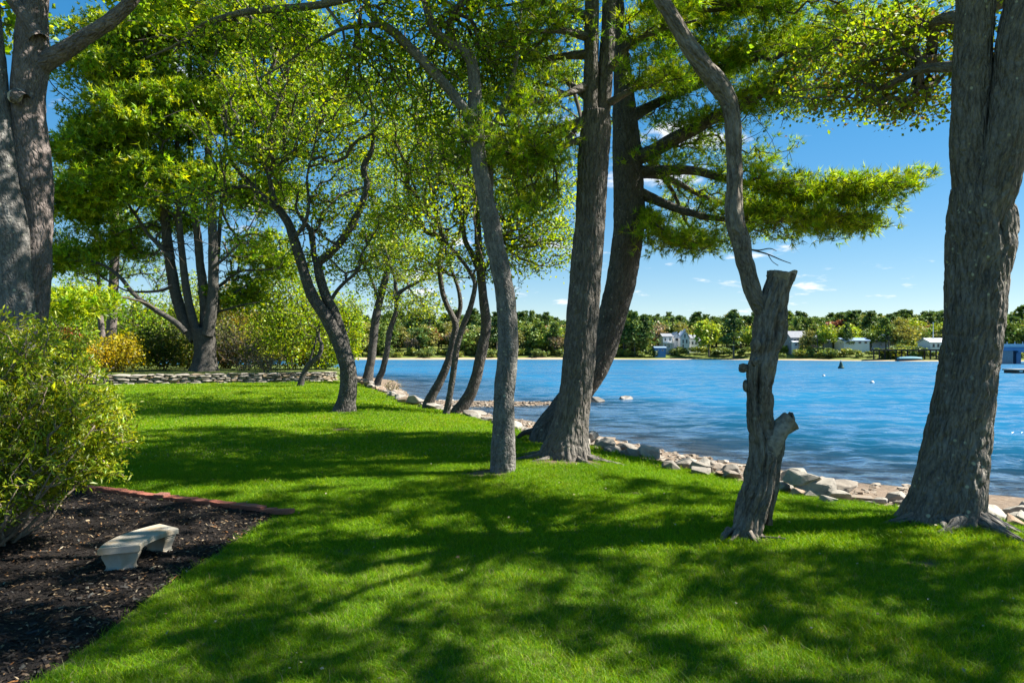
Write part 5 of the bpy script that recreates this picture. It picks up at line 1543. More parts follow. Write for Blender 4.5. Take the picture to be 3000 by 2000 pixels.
while ns < 296:
    u = 1 - r.random() ** 1.5 * 0.98
    f_ = r.random() ** 1.7 * 0.52 + 0.005
    p, an = bank_pt(u, f_)
    if 5.9 < p[0] < 6.7 and p[1] < 12.5 and f_ > .12: continue       # the little sandy landing
    L_ = np.clip(np.exp(r.normal(-0.55, 0.35)), .28, 1.05) * (0.78 if p[1] < 20 else 0.85 if p[1] < 30 else 0.8 + 0.008 * p[1])
    h_ = L_ * r.uniform(.28, .55)
    zg = gz(p[0], p[1])
    put('stone', stones[r.integers(14)], bank, (p[0], p[1], zg + h_ * (r.uniform(0.2, 0.55) if f_ > .2 else r.uniform(.3, .8)) + (0.06 if f_ > .06 and f_ < .3 else 0)), (L_, L_ * r.uniform(.5, .85), h_), (r.normal(0, .16), r.normal(0, .16), an + r.normal(0, .6)))
    ns += 1
# the smaller rubble between them, and cobbles on the bar
small = [hull_stone(150 + k, n=11, bev=False) for k in range(5)]
sv = [np.array([v.co[:] for v in m_.vertices]) for m_ in small]
sf = [[tuple(p.vertices) for p in m_.polygons] for m_ in small]
for m_ in small: bpy.data.meshes.remove(m_)
def rubble(name, pts, size, label, parent=None):
    g = Geo()
    r_ = np.random.default_rng(len(pts))
    for p in pts:
        k = r_.integers(5)
        sc = size * np.exp(r_.normal(0, .4)) * np.array([1, r_.uniform(.5, .9), r_.uniform(.35, .6)])
        a_ = r_.random() * 6.28
        R_ = np.array([[math.cos(a_), -math.sin(a_), 0], [math.sin(a_), math.cos(a_), 0], [0, 0, 1]])
        tri = [(f[0], f[q], f[q + 1]) for f in sf[k] for q in range(1, len(f) - 1)]
        g.add((sv[k] * sc) @ R_.T + np.array(p), np.array(tri), np.full((len(sv[k]), 3), r_.random()))
    o = obj(name, g.mesh(name, M['rubble'], False, ('col', 'FLOAT_VECTOR')), parent)
    o['kind'] = 'stuff'
    if label: tag(o, label, None if parent else 'rubble')
    return o
t = NT('rubble')
k_ = t.n('SeparateXYZ'); t.l(t.attr('col').outputs['Vector'], k_.inputs[0])
co = t.n('TexCoord').outputs['Object']
c = t.mix(k_.outputs[0], (0.15, 0.12, 0.09), (0.34, 0.30, 0.25))
c = t.mix(t.math('MULTIPLY', t.rng(t.noise(co, 15, 4), .45, .7), .5), c, (0.22, 0.14, 0.085))
t.princ(c, 0.9, t.bump(t.noise(co, 30, 4), .5, .02), .2)
M['rubble'] = t.m
pts = []
for q in range(4200):
    u = 1 - r.random() ** 1.1 * 0.98
    f_ = r.random() ** 0.9 * 0.98
    p, an = bank_pt(u, f_)
    pts.append((p[0], p[1]))
pts = np.array(pts)
rubble('rubble', np.column_stack([pts, ground_z(pts[:, 0], pts[:, 1]) + 0.03]), 0.17, 'small broken stones between the riprap', bank)
bp = np.column_stack([r.uniform(-7, 3.6, 1400), 46 + r.normal(0, 1.9, 1400)])
bz_ = ground_z(bp[:, 0], bp[:, 1]); m_ = bz_ > WATER_Z - 0.06
rubble('gravel_bar', np.column_stack([bp[m_], bz_[m_] + 0.02]), 0.19, 'low bar of gravel and cobbles running out from the shore')

# boulders standing in the water
for px, py, w_, d_, lab, k in ((1745, 1176, 62, 48.5, 'low wet boulder in the water just right of the middle trunk', 3), (1834, 1168, 46, 51, 'small flat boulder in the water further right, second from the trunk', 6)):
    me = stones[k].copy(); me.materials.clear(); me.materials.append(M['wet_stone'])
    p = P(px, py, d_)
    o = bpy.data.objects.new('boulder', me); COL.objects.link(o)
    ww = w_ / F * d_
    o.location = (p[0], p[1], WATER_Z + 0.05); o.scale = (ww * 1.15, ww * .7, ww * .42); o.rotation_euler = (0.05, 0.08, 0.4)
    tag(o, lab, 'boulder')

# ------------------------------------------------------------------ scatter (stuff): one object that holds template faces and carrier points
def scatter(name, templates, pts, rot, scl, tid, mats, label, cat):
    """templates: list of (V, [faces], colours or None, material index)"""
    V, Fs, C, TM, MI = [], [], [], [], []
    b = 0
    for k, (v, fs, c, mi) in enumerate(templates):
        V.append(v)
        for f in fs:
            Fs.append(np.asarray(f) + b); MI.append(np.full(len(f), mi))
        C.append(c if c is not None else np.ones((len(v), 3)) * .5)
        TM.append(np.full(len(v), k)); b += len(v)
    n = len(pts)
    nv = b
    V.append(pts); C.append(np.zeros((n, 3))); TM.append(np.full(n, -1))
    tot = nv + n
    R_ = np.zeros((tot, 3)); R_[nv:] = rot
    S_ = np.ones((tot, 3)); S_[nv:] = scl if np.ndim(scl) == 2 else np.asarray(scl)[:, None]
    I_ = np.zeros(tot); I_[nv:] = tid
    me = mesh(name, np.concatenate(V), Fs, mats, False, {'col': ('FLOAT_COLOR', np.concatenate(C)), 'tmpl': ('INT', np.concatenate(TM)), 'srot': ('FLOAT_VECTOR', R_), 'sscl': ('FLOAT_VECTOR', S_), 'tid': ('INT', I_)}, np.concatenate(MI))
    o = obj(name, me)
    ng = bpy.data.node_groups.new(name + '_scatter', 'GeometryNodeTree')
    ng.interface.new_socket('Geometry', in_out='INPUT', socket_type='NodeSocketGeometry')
    ng.interface.new_socket('Geometry', in_out='OUTPUT', socket_type='NodeSocketGeometry')
    N, L = ng.nodes, ng.links
    gi, go = N.new('NodeGroupInput'), N.new('NodeGroupOutput')

    def at(nm, typ):
        q = N.new('GeometryNodeInputNamedAttribute'); q.data_type = typ; q.inputs['Name'].default_value = nm
        return q.outputs[0]
    tm = at('tmpl', 'INT')

    def sel(k):
        q = N.new('FunctionNodeCompare'); q.data_type = 'INT'; q.operation = 'EQUAL'
        L.new(tm, q.inputs[2]); q.inputs[3].default_value = k
        s_ = N.new('GeometryNodeSeparateGeometry'); s_.domain = 'POINT'
        L.new(gi.outputs[0], s_.inputs[0]); L.new(q.outputs[0], s_.inputs['Selection'])
        return s_.outputs[0]
    jn = N.new('GeometryNodeJoinGeometry')
    for k in range(len(templates) - 1, -1, -1):
        gt_ = N.new('GeometryNodeGeometryToInstance')
        L.new(sel(k), gt_.inputs[0]); L.new(gt_.outputs[0], jn.inputs[0])
    ip = N.new('GeometryNodeInstanceOnPoints')
    L.new(sel(-1), ip.inputs['Points']); L.new(jn.outputs[0], ip.inputs['Instance'])
    ip.inputs['Pick Instance'].default_value = True
    L.new(at('tid', 'INT'), ip.inputs['Instance Index'])
    L.new(at('srot', 'FLOAT_VECTOR'), ip.inputs['Rotation'])
    L.new(at('sscl', 'FLOAT_VECTOR'), ip.inputs['Scale'])
    L.new(ip.outputs[0], go.inputs[0])
    o.modifiers.new('scatter', 'NODES').node_group = ng
    return tag(o, label, cat, kind='stuff')


# ---- lawn grass
t = NT('grass_blade')
rnd = t.n('ObjectInfo').outputs['Random']
a = t.attr('col').outputs['Color']
c = t.mix(0.35, a, t.mix(rnd, (0.6, 0.7, 0.6), (1.45, 1.3, 1.1)), 'MULTIPLY')
gp_ = t.n('NewGeometry').outputs['Position']
c = t.mix(t.math('MULTIPLY', t.rng(t.noise(gp_, 0.55, 4, 0.6), 0.46, 0.66), 0.55), c, t.mix(1.0, c, (1.45, 1.12, 1.2), 'MULTIPLY'))
c = t.mix(t.math('MULTIPLY', t.rng(t.noise(gp_, 2.6, 3, 0.6), 0.60, 0.72), 0.4), c, (0.20, 0.21, 0.04))
c = t.mix(t.math('MULTIPLY', t.rng(t.noise(gp_, 0.22, 2), 0.42, 0.60), 0.45), c, t.mix(1.0, c, (0.62, 0.74, 0.9), 'MULTIPLY'))
d_ = t.n('BsdfDiffuse'); t.l(c, d_.inputs['Color'])
tr = t.n('BsdfTranslucent'); t.l(t.mix(1.0, c, (1.35, 1.25, 0.3), 'MULTIPLY'), tr.inputs['Color'])
m1 = t.n('MixShader', i_Fac=0.38); t.l(d_.outputs[0], m1.inputs[1]); t.l(tr.outputs[0], m1.inputs[2])
gl = t.n('BsdfGlossy', i_Roughness=0.5); gl.inputs['Color'].default_value = (.7, .8, .6, 1)
m2 = t.n('MixShader', i_Fac=0.02); t.l(m1.outputs[0], m2.inputs[1]); t.l(gl.outputs[0], m2.inputs[2])
t.l(m2.outputs[0], t.out.inputs['Surface'])
M['grass'] = t.m


def grass_tuft(seed, n, rad, h, w):
    r_ = np.random.default_rng(seed)
    a_ = r_.random(n) * 2 * np.pi; q = np.sqrt(r_.random(n)) * rad
    b0 = np.stack([np.cos(a_) * q, np.sin(a_) * q, np.zeros(n)], 1)
    ln = np.stack([r_.normal(0, .35, n), r_.normal(0, .35, n), np.ones(n)], 1)
    hh_ = h * np.exp(r_.normal(0, .28, n))
    fa = r_.random(n) * 2 * np.pi
    sd = np.stack([np.cos(fa), np.sin(fa), np.zeros(n)], 1) * (w * (.7 + .6 * r_.random(n)))[:, None]
    cu = np.stack([r_.normal(0, .45, n), r_.normal(0, .45, n), np.zeros(n)], 1) * hh_[:, None]
    m_ = b0 + ln * (hh_ * .55)[:, None]
    tp_ = b0 + ln * (hh_ * .92)[:, None] + cu
    V = np.stack([b0 - sd, b0 + sd, m_ + sd * .8, m_ - sd * .8, tp_], 1).reshape(-1, 3)
    V[:, 2] -= 0.01
    b_ = np.arange(n)[:, None] * 5
    c_ = leaf_cols(n, (0.102, 0.240, 0.001), r_, None, 0.20, (0.205, 0.325, 0.002), 0.34)
    dry = r_.random(n) < 0.02
    c_[dry] = (0.30, 0.27, 0.15)
    return (V, [np.concatenate([b_ + [0, 1, 2], b_ + [0, 2, 3], b_ + [3, 2, 4]])], np.repeat(c_, 5, 0), 0)


r = np.random.default_rng(20)
bands = [(2.9, 8.0, 0.060, 0), (8.0, 15.0, 0.095, 3), (15.0, 27.0, 0.17, 5), (27.0, 62.0, 0.33, 7)]
tmpls = [grass_tuft(300, 46, .075, .055, .0017), grass_tuft(301, 46, .075, .06, .0017), grass_tuft(302, 46, .08, .05, .0019),
         grass_tuft(303, 60, .12, .055, .0032), grass_tuft(304, 60, .12, .055, .0032),
         grass_tuft(305, 70, .22, .06, .007), grass_tuft(306, 70, .22, .06, .007),
         grass_tuft(307, 80, .42, .065, .014)]
gp, gs, gt_ = [], [], []
for y0, y1, st, t0 in bands:
    for yy in np.arange(y0, y1, st):
        xx = np.arange(-0.80 * yy - .6, 0.80 * yy + .6, st)
        gp.append(np.stack([xx + r.normal(0, st * .35, len(xx)), yy + r.normal(0, st * .35, len(xx))], 1))
        gt_.append(t0 + r.integers(0, {0: 3, 3: 2, 5: 2, 7: 1}[t0], len(xx)))
gp = np.concatenate(gp); gt_ = np.concatenate(gt_)
s1 = sdist(gp[:, 0], gp[:, 1], LAWN_EDGE)
sw = sdist(gp[:, 0], gp[:, 1], WALL_LINE)
keep = (s1 > 0.02) & ~((sw < 0.05) & (gp[:, 1] > 40))
bed_e = BED_X + 0.07 * n2(gp[:, 1], gp[:, 1] * 0, 0.9, 61) + 0.03 * n2(gp[:, 1], gp[:, 1] * 0, 4.0, 62)
keep &= ~((gp[:, 0] < bed_e - 0.0) & (gp[:, 1] < BACK(gp[:, 0]) + 0.12))
bare = n2(gp[:, 0], gp[:, 1], 1.1, 71) + 0.5 * n2(gp[:, 0], gp[:, 1], 5.0, 72)
dB_ = np.hypot(gp[:, 0] - B.root.location.x + .25, (gp[:, 1] - B.root.location.y + .1) * 1.3)
sl_ = soil_at(gp[:, 0], gp[:, 1])
keep &= ~((sl_ > 0.62) & (r.random(len(gp)) < 0.9)) & ~((sl_ > 0.45) & (r.random(len(gp)) < 0.5))
keep &= ~(bare > 0.86)
gp, gt_ = gp[keep], gt_[keep]
gz_ = ground_z(gp[:, 0], gp[:, 1])
n = len(gp)
hv = 1.0 + 0.28 * n2(gp[:, 0], gp[:, 1], 0.7, 73) + 0.2 * n2(gp[:, 0], gp[:, 1], 3.0, 74)
scl = np.stack([np.ones(n), np.ones(n), hv], 1) * np.exp(r.normal(0, .12, n))[:, None]
scatter('lawn_grass', tmpls, np.column_stack([gp, gz_]), np.stack([r.normal(0, .08, n), r.normal(0, .08, n), r.random(n) * 6.28], 1), scl, gt_, [M['grass']], 'short mown grass covering the lawn', 'grass')

# fallen leaves, petals and twigs on the lawn
n = 420
lx = r.uniform(-9, 7, n); ly = 3.4 + 14 * r.random(n) ** 1.3
m_ = (sdist(lx, ly, LAWN_EDGE) > 0.3) & ((lx > BED_X + .1) | (ly > BACK(lx) + .2))
lx, ly = lx[m_], ly[m_]
v, f, c = broad_leaves(np.column_stack([lx, ly, ground_z(lx, ly) + 0.055]), 1, 0.030, 0.006, (0.34, 0.30, 0.17), r, (0.20, 0.12, 0.06), 0.35, 0.7)
tag(obj('fallen_leaves', mesh('fallen_leaves', v, f, leaf_mat('litter', 0.1, 0.05), False, {'col': ('FLOAT_COLOR', c)})), 'scattered pale fallen leaves and bits on the lawn', 'leaves', kind='stuff')
st = thing('fallen_stick', (*P(2262, 1597, 8.5)[:2], gz(*P(2262, 1597, 8.5)[:2])), 'short dark stick lying in the grass at the foot of the lopped tree', 'stick')
g = Geo()
p0, p1 = P(2225, 1592, 8.55), P(2302, 1598, 8.45)
for rows in ([(*(p0), .012), (*((p0 + p1) / 2 + [0, 0, .02]), .013), (*p1, .009)], [(*((p0 + p1 * 2) / 3 + [0, 0, .012]), .008), (*(p1 + [-.03, .1, .03]), .005)]):
    rows = np.array(rows); zz = np.array([gz(q[0], q[1]) for q in rows]); rows[:, 2] = zz + 0.045
    sm = smooth_poly(rows, .02) if len(rows) > 2 else rows
    add_limb(g, sm[:, :3], sm[:, 3], 8)
obj('branch', g.mesh('branch', M['bark_dead'], True, ('bco', 'FLOAT_VECTOR')), st.__class__ and st)

# ------------------------------------------------------------------ far trees
def far_round(seed, h, w, col, alt, altp, n=900, size=0.62, trunk=.25, lobes=15, sparse=0.0):
    r_ = np.random.default_rng(seed)
    cen_ = nrmz(r_.normal(0, 1, (lobes, 3))) * (r_.random((lobes, 1)) ** .5) * np.array([w * .40, w * .40, h * .33])
    cen_[:, 2] += h * .62
    k = n // lobes
    pts = []
    for c_ in cen_:
        rad_ = r_.uniform(.13, .30) * w
        v_ = nrmz(r_.normal(0, 1, (k, 3))) * (r_.random((k, 1)) ** .35) * np.array([rad_, rad_, rad_ * .85])
        pts.append(c_ + v_)
    pts = np.concatenate(pts)
    pts[:, 2] = np.clip(pts[:, 2], h * trunk * .9, h)
    v, f, c = broad_leaves(pts, 2, size, size * .4, col, r_, alt, altp, 0.25, None, 0.45)
    g = Geo()
    rows = smooth_poly([(0, 0, -.8, .022 * h), (.02 * h, 0, h * .25, .018 * h), (0, .02 * h, h * .5, .012 * h), (.01 * h, 0, h * .8, .004 * h)], h * .12)
    add_limb(g, rows[:, :3], rows[:, 3], 6, lump=0.0)
    for q in range(6):
        a_ = q * 2.4; e_ = np.array([math.cos(a_) * w * .3, math.sin(a_) * w * .3, h * r_.uniform(.5, .8)])
        s0 = np.array([0, 0, h * r_.uniform(.22, .45)])
        rows = np.vstack([np.append(s0, .008 * h), np.append((s0 + e_) / 2 + [0, 0, .03 * h], .006 * h), np.append(e_, .003 * h)])
        add_limb(g, rows[:, :3], rows[:, 3], 5, lump=0.0, cap=False)
    return merge(v, f, c, g)


def far_pine(seed, h, w, col, alt, altp, n=1000, size=0.65, bare=.3):
    r_ = np.random.default_rng(seed)
    pts = []
    nl = 17
    for q in range(nl):
        zt = h * (bare + (1 - bare) * (q + .5) / nl)
        rad_ = w * .5 * (1 - ((q + .5) / nl) ** 1.6 * .8) * (0.75 + .5 * r_.random())
        for b_ in range(5):
            a_ = r_.random() * 6.28; k = n // (nl * 5)
            rr2 = rad_ * (0.25 + .75 * r_.random(k))
            pts.append(np.stack([np.cos(a_ + r_.normal(0, .25, k)) * rr2, np.sin(a_ + r_.normal(0, .25, k)) * rr2, zt + rr2 * .10 + r_.normal(0, h * .012, k)], 1))
    pts = np.concatenate(pts)
    v, f, c = broad_leaves(pts, 2, size, size * .35, col, r_, alt, altp, 0.5, None, 0.42)
    g = Geo()
    rows = smooth_poly([(0, 0, -.8, .020 * h), (.01 * h, 0, h * .3, .017 * h), (0, .01 * h, h * .6, .011 * h), (0, 0, h * .96, .003 * h)], h * .12)
    add_limb(g, rows[:, :3], rows[:, 3], 6, lump=0.0)
    return merge(v, f, c, g)


def merge(v, f, c, g):
    tv = np.concatenate(g.V); k = len(v)
    fs = [f]
    if g.Q: fs.append(np.concatenate(g.Q) + k)
    if g.T: fs.append(np.concatenate(g.T) + k)
    V = np.vstack([v, tv]); Cc = np.vstack([c, np.tile([0.11, 0.10, 0.085], (len(tv), 1))])
    return V, fs, Cc, 0


FT = {
    'pine_dark': far_pine(401, 15, 8, (0.061, 0.116, 0.032), (0.123, 0.175, 0.035), .25),
    'pine_mid': far_pine(402, 14, 8, (0.091, 0.158, 0.035), (0.175, 0.228, 0.035), .3),
    'green': far_round(403, 11, 10, (0.131, 0.201, 0.038), (0.193, 0.245, 0.044), .3),
    'lime': far_round(404, 10, 9, (0.245, 0.333, 0.025), (0.315, 0.350, 0.026), .3),
    'olive': far_round(405, 11, 10, (0.201, 0.219, 0.052), (0.245, 0.228, 0.070), .3),
    'brown': far_round(406, 10.5, 9, (0.219, 0.175, 0.108), (0.280, 0.210, 0.140), .3, 300),
    'red': far_round(407, 9, 8, (0.298, 0.105, 0.061), (0.245, 0.158, 0.088), .3),
    'green2': far_round(408, 12, 9, (0.079, 0.149, 0.035), (0.158, 0.210, 0.035), .25),
    'shrub': far_round(409, 3.4, 5, (0.105, 0.158, 0.038), (0.210, 0.245, 0.044), .3, 200, .55, .05, 6),
    'shrub_lime': far_round(410, 3.0, 5, (0.210, 0.263, 0.035), (0.280, 0.263, 0.052), .3, 200, .55, .05, 6),
}
r = np.random.default_rng(22)
keys = list(FT)
rows = []
TOPY = [(-600, 915), (0, 905), (900, 905), (1100, 903), (1300, 904), (1600, 915), (1700, 933), (1850, 925), (2000, 930), (2200, 930), (2400, 925), (2600, 926), (2800, 918), (3000, 922), (3800, 920)]
tx, ty_ = np.array(TOPY).T
for q in range(2500):
    x = r.uniform(-330, 330)
    s_ = 16 + 190 * r.random() ** 1.1
    y = float(far_line(np.array(x))) + s_
    px = 1500 + x / y * F
    if not (-250 < px < 3250): continue
    houses_zone = 1900 < px < 2900
    if houses_zone and (s_ < 34 or (s_ < 62 and r.random() < .65)): continue
    z = float(far_z(np.array(x), np.array(y)))
    back = s_ > 80
    if px < 1750:
        p = [.06, .14, .20, .13, .20, .13, .08, .06, 0, 0] if not back else [.24, .20, .16, .05, .13, .08, .05, .09, 0, 0]
    else:
        p = [.14, .14, .18, .14, .16, .08, .05, .11, 0, 0] if not back else [.32, .22, .13, .06, .08, .04, .03, .12, 0, 0]
    k = keys[r.choice(10, p=p)]
    sc = r.uniform(.75, 1.2)
    # keep the skyline of the photograph
    topz = EYE + (HOR - np.interp(px, tx, ty_) + r.normal(1, 8)) / F * y
    h0 = FT[k][0][:, 2].max()
    sc = min(sc, max(.35, (topz - z) / h0))
    rows.append((x, y, z, keys.index(k), sc * (0.9 + .25 * r.random())))
for q in range(420):       # undergrowth along the shore
    x = r.uniform(-260, 200); s_ = 9 + 16 * r.random()
    y = float(far_line(np.array(x))) + s_
    px = 1500 + x / y * F
    if not (-250 < px < 3250) or (1990 < px < 2230 and s_ < 14): continue
    rows.append((x, y, float(far_z(np.array(x), np.array(y))), 8 + int(r.random() < .4), r.uniform(.5, 1.1)))
rows = np.array(rows)
n = len(rows)
M['far_leaf'] = leaf_mat('far_foliage', 0.25, 0.03)
scatter('far_forest', [FT[k] for k in keys], rows[:, :3], np.stack([np.zeros(n), np.zeros(n), r.random(n) * 6.28], 1), rows[:, 4:5] * np.stack([r.uniform(.95, 1.55, n), r.uniform(.95, 1.55, n), np.ones(n)], 1), rows[:, 3], [M['far_leaf']], 'mixed woodland covering the hill on the far shore', 'woodland')

# trees that stand out on the far shore
FM = {k: mesh('far_tree_' + k, v[0], v[1], M['far_leaf'], False, {'col': ('FLOAT_COLOR', v[2])}) for k, v in FT.items()}


def far_tree(kind, px, s_, top_py, label, wid=1.0, name='far_tree', cat='tree', group=None):
    y = 300.0
    for _ in range(6):
        x = (px - 1500) / F * y
        y = float(far_line(np.array(x))) + s_
    z = float(far_z(np.array(x), np.array(y)))
    h = EYE + (HOR - top_py) / F * y - z
    sc = h / FT[kind][0][:, 2].max()
    o = bpy.data.objects.new(name, FM[kind]); COL.objects.link(o)
    o.location = (x, y, z); o.scale = (sc * wid, sc * wid, sc); o.rotation_euler = (0, 0, px * 0.37)
    return tag(o, label, cat, group)


ft = [('pine_dark', 2150, 9, 912, 1.25, 'tallest dark pine with flat tiers on the far shore, left of the lopped trunk', 'pine_tree'),
      ('lime', 2078, 12, 930, 1.0, 'spreading yellow-green tree left of the tallest far pine', 'round_tree'), ('lime', 2205, 16, 950, .9, 'lime tree just right of the tallest far pine, partly behind the lopped trunk', 'round_tree'),
      ('pine_mid', 1860, 14, 908, .8, 'leftmost of the tall shore pines beside the white houses', 'pine_tree'), ('pine_mid', 1828, 16, 912, .8, 'tall shore pine half hidden by the leaning trunk', 'pine_tree'), ('pine_dark', 1888, 16, 920, .7, 'third tall shore pine, nearest the white houses', 'pine_tree'),
      ('brown', 1922, 34, 940, 1.0, 'russet budding tree behind the leftmost white house', 'round_tree'), ('olive', 2000, 60, 940, 1.1, 'wide olive tree on the slope behind the white houses', 'round_tree'),
      ('lime', 2412, 22, 945, .9, 'bright lime tree right of the grey gabled house', 'round_tree'), ('olive', 2370, 22, 962, .9, 'yellowish tree with pale forked trunk before the grey gabled house', 'round_tree'), ('brown', 2388, 60, 940, 1.0, 'grey-brown leafless tree above the grey gabled house', 'round_tree'),
      ('red', 2458, 70, 935, 1.2, 'dark red tree on the hillside above the long low house', 'round_tree'), ('pine_dark', 2484, 26, 945, .8, 'single dark fir in front of the long low house', 'pine_tree'), ('lime', 2575, 50, 945, 1.0, 'round yellow-green tree left of the small white house', 'round_tree'),
      ('green', 2545, 40, 958, .9, 'grey-green tree between the long low house and the small white house', 'round_tree'), ('brown', 2602, 55, 955, .9, 'reddish brown tree behind the small white house', 'round_tree'), ('lime', 2735, 60, 945, 1.1, 'large lime tree behind the boathouse flagpole', 'round_tree'),
      ('green', 2705, 44, 960, .7, 'narrow green tree left of the boathouse', 'round_tree'), ('green2', 2750, 150, 905, 1.3, 'umbrella-shaped tree standing above the skyline over the boathouse', 'round_tree'), ('lime', 2985, 40, 970, 1.2, 'bright green tree above the bridge deck', 'round_tree'),
      ('shrub_lime', 2665, 30, 992, 1.2, 'orange-brown rounded shrub left of the boathouse', 'shrub'), ('red', 1265, 30, 955, 1.0, 'reddish tree on the far shore behind the three-maple clump', 'round_tree'), ('red', 1590, 40, 950, .9, 'red-leaved tree on the far shore left of the large upright pine', 'round_tree'),
      ('pine_dark', 1600, 60, 912, 1.0, 'dark skyline pine left of the large upright pine trunk', 'pine_tree'), ('pine_mid', 1560, 70, 906, 1.0, 'skyline pine further left above the sandy beach', 'pine_tree'), ('brown', 1205, 18, 985, .9, 'bare grey tree by the beach left of the three-maple clump', 'round_tree'), ('olive', 1410, 20, 960, 1.0, 'olive tree by the beach between the clump and the smooth maple', 'round_tree')]
for kind, px, s_, top, wd, lab, nm in ft:
    far_tree(kind, px, s_, top, lab, wd, nm, 'shrub' if nm == 'shrub' else 'tree')

# ------------------------------------------------------------------ far buildings
M['white_paint'] = plain('white_clapboard', (0.66, 0.66, 0.65), 0.6, 0.06, 2)
M['grey_shingle'] = plain('grey_shingle', (0.22, 0.24, 0.27), 0.8, 0.15, 2)
M['roof_grey'] = plain('roof_grey', (0.20, 0.21, 0.23), 0.85, 0.15, 1.5)
M['roof_pale'] = plain('roof_pale', (0.55, 0.57, 0.60), 0.6, 0.08, 1.5)
M['roof_blue'] = plain('roof_blue', (0.16, 0.24, 0.36), 0.7, 0.1, 1.5)
M['pane'] = plain('window_pane', (0.03, 0.04, 0.05), 0.15, 0.1, 1, 0, 0.6)
M['teal'] = plain('teal_paint', (0.05, 0.17, 0.22), 0.6, 0.1, 2)
M['blue_paint'] = plain('blue_paint', (0.06, 0.19, 0.42), 0.6, 0.1, 2)
M['timber'] = plain('dark_timber', (0.06, 0.05, 0.042), 0.9, 0.3, 2)
M['timber_pale'] = plain('pale_timber', (0.30, 0.27, 0.23), 0.9, 0.3, 2)
M['bridge'] = plain('bridge_paint', (0.10, 0.22, 0.40), 0.6, 0.12, 0.5)
M['bridge_rail'] = plain('bridge_parapet', (0.42, 0.50, 0.58), 0.6, 0.12, 0.5)
M['buoy_green'] = plain('buoy_green', (0.02, 0.07, 0.06), 0.5, 0.2, 3)


def far_place(px, s_):
    y = 300.0
    for _ in range(6):
        x = (px - 1500) / F * y
        y = float(far_line(np.array(x))) + s_
    return x, y, float(far_z(np.array(x), np.array(y)))


def gable(w, d, z0, z1, over=0.4, thick=0.25, along='x'):
    g = Geo()
    if along == 'x':      # ridge along x, gables at the sides
        for sg in (-1, 1):
            V = [(-w / 2 - over, sg * (d / 2 + over), z0), (w / 2 + over, sg * (d / 2 + over), z0), (w / 2 + over, 0, z1), (-w / 2 - over, 0, z1)]
            V = V + [(x, y, z + thick) for x, y, z in V]
            g.add(V, [[0, 1, 2, 3], [4, 7, 6, 5], [0, 4, 5, 1], [1, 5, 6, 2], [2, 6, 7, 3], [3, 7, 4, 0]])
    else:
        for sg in (-1, 1):
            V = [(sg * (w / 2 + over), -d / 2 - over, z0), (sg * (w / 2 + over), d / 2 + over, z0), (0, d / 2 + over, z1), (0, -d / 2 - over, z1)]
            V = V + [(x, y, z + thick) for x, y, z in V]
            g.add(V, [[0, 1, 2, 3], [4, 7, 6, 5], [0, 4, 5, 1], [1, 5, 6, 2], [2, 6, 7, 3], [3, 7, 4, 0]])
    return g


def local(name, g, mat, parent):
    o = bpy.data.objects.new(name, g.mesh(name, mat)); COL.objects.link(o); o.parent = parent
    return o


def house(px, s_, wpx, top_py, foot_py, label, wallm='white_paint', roofm='roof_grey', along='y', dep=8.0, eave=0.62, wins=((-.28, .35), (.28, .35), (0, .72)), door=None, porch=False, chim=False, rz=0.0, name='house', wsize=(.14, .2)):
    x, y, zg = far_place(px, s_)
    k = y / F
    w = wpx * k
    zb = EYE + (HOR - foot_py) * k; zt = EYE + (HOR - top_py) * k
    zb = min(zb, zg + 3.0)
    H_ = zt - zb
    root = thing(name, (x, y, zb), label, 'house')
    root.rotation_euler = (0, 0, rz)
    g = Geo(); ze = H_ * eave; fd = zb - zg + 1.0
    g.box((0, 0, (ze - fd) / 2), (w, dep, ze + fd))
    if along == 'y':
        for sg in (-1, 1):
            g.add([(-w / 2, sg * dep / 2, ze), (w / 2, sg * dep / 2, ze), (0, sg * dep / 2, H_ - .15)], [[0, 1, 2]] if sg < 0 else [[0, 2, 1]])
    else:
        for sg in (-1, 1):
            g.add([(sg * w / 2, -dep / 2, ze), (sg * w / 2, dep / 2, ze), (sg * w / 2, 0, H_ - .15)], [[0, 2, 1]] if sg < 0 else [[0, 1, 2]])
    local('wall', g, M[wallm], root)
    rf = local('roof', gable(w, dep, ze - .1, H_, .4, .22, along), M[roofm], root)
    if chim:
        g = Geo(); g.box((w * .2, 0, H_ + .2), (.8, .8, 1.8)); c_ = local('chimney', g, M['grey_shingle'], rf)
    for (wx, wz) in wins:
        ww, wh = w * wsize[0], H_ * wsize[1]
        g = Geo(); g.box((wx * w, -dep / 2 - .02, wz * H_), (ww * 1.3, .10, wh * 1.25)); wo = local('window', g, M['white_paint'], root)
        g = Geo(); g.box((wx * w, -dep / 2 - .06, wz * H_), (ww, .08, wh)); local('pane', g, M['pane'], wo)
    if porch:
        g = Geo()
        for sx_ in (-.5, -.17, .17, .5): g.box((sx_ * w, -dep / 2 - 1.6, H_ * .17 - fd / 2), (.25, .25, H_ * .34 + fd))
        g.box((0, -dep / 2 - .9, H_ * .36), (w * 1.06, 1.9, .25)); g.box((0, -dep / 2 - 1.75, H_ * .44), (w * 1.06, .1, .12))
        local('porch', g, M['white_paint'], root)
    return root


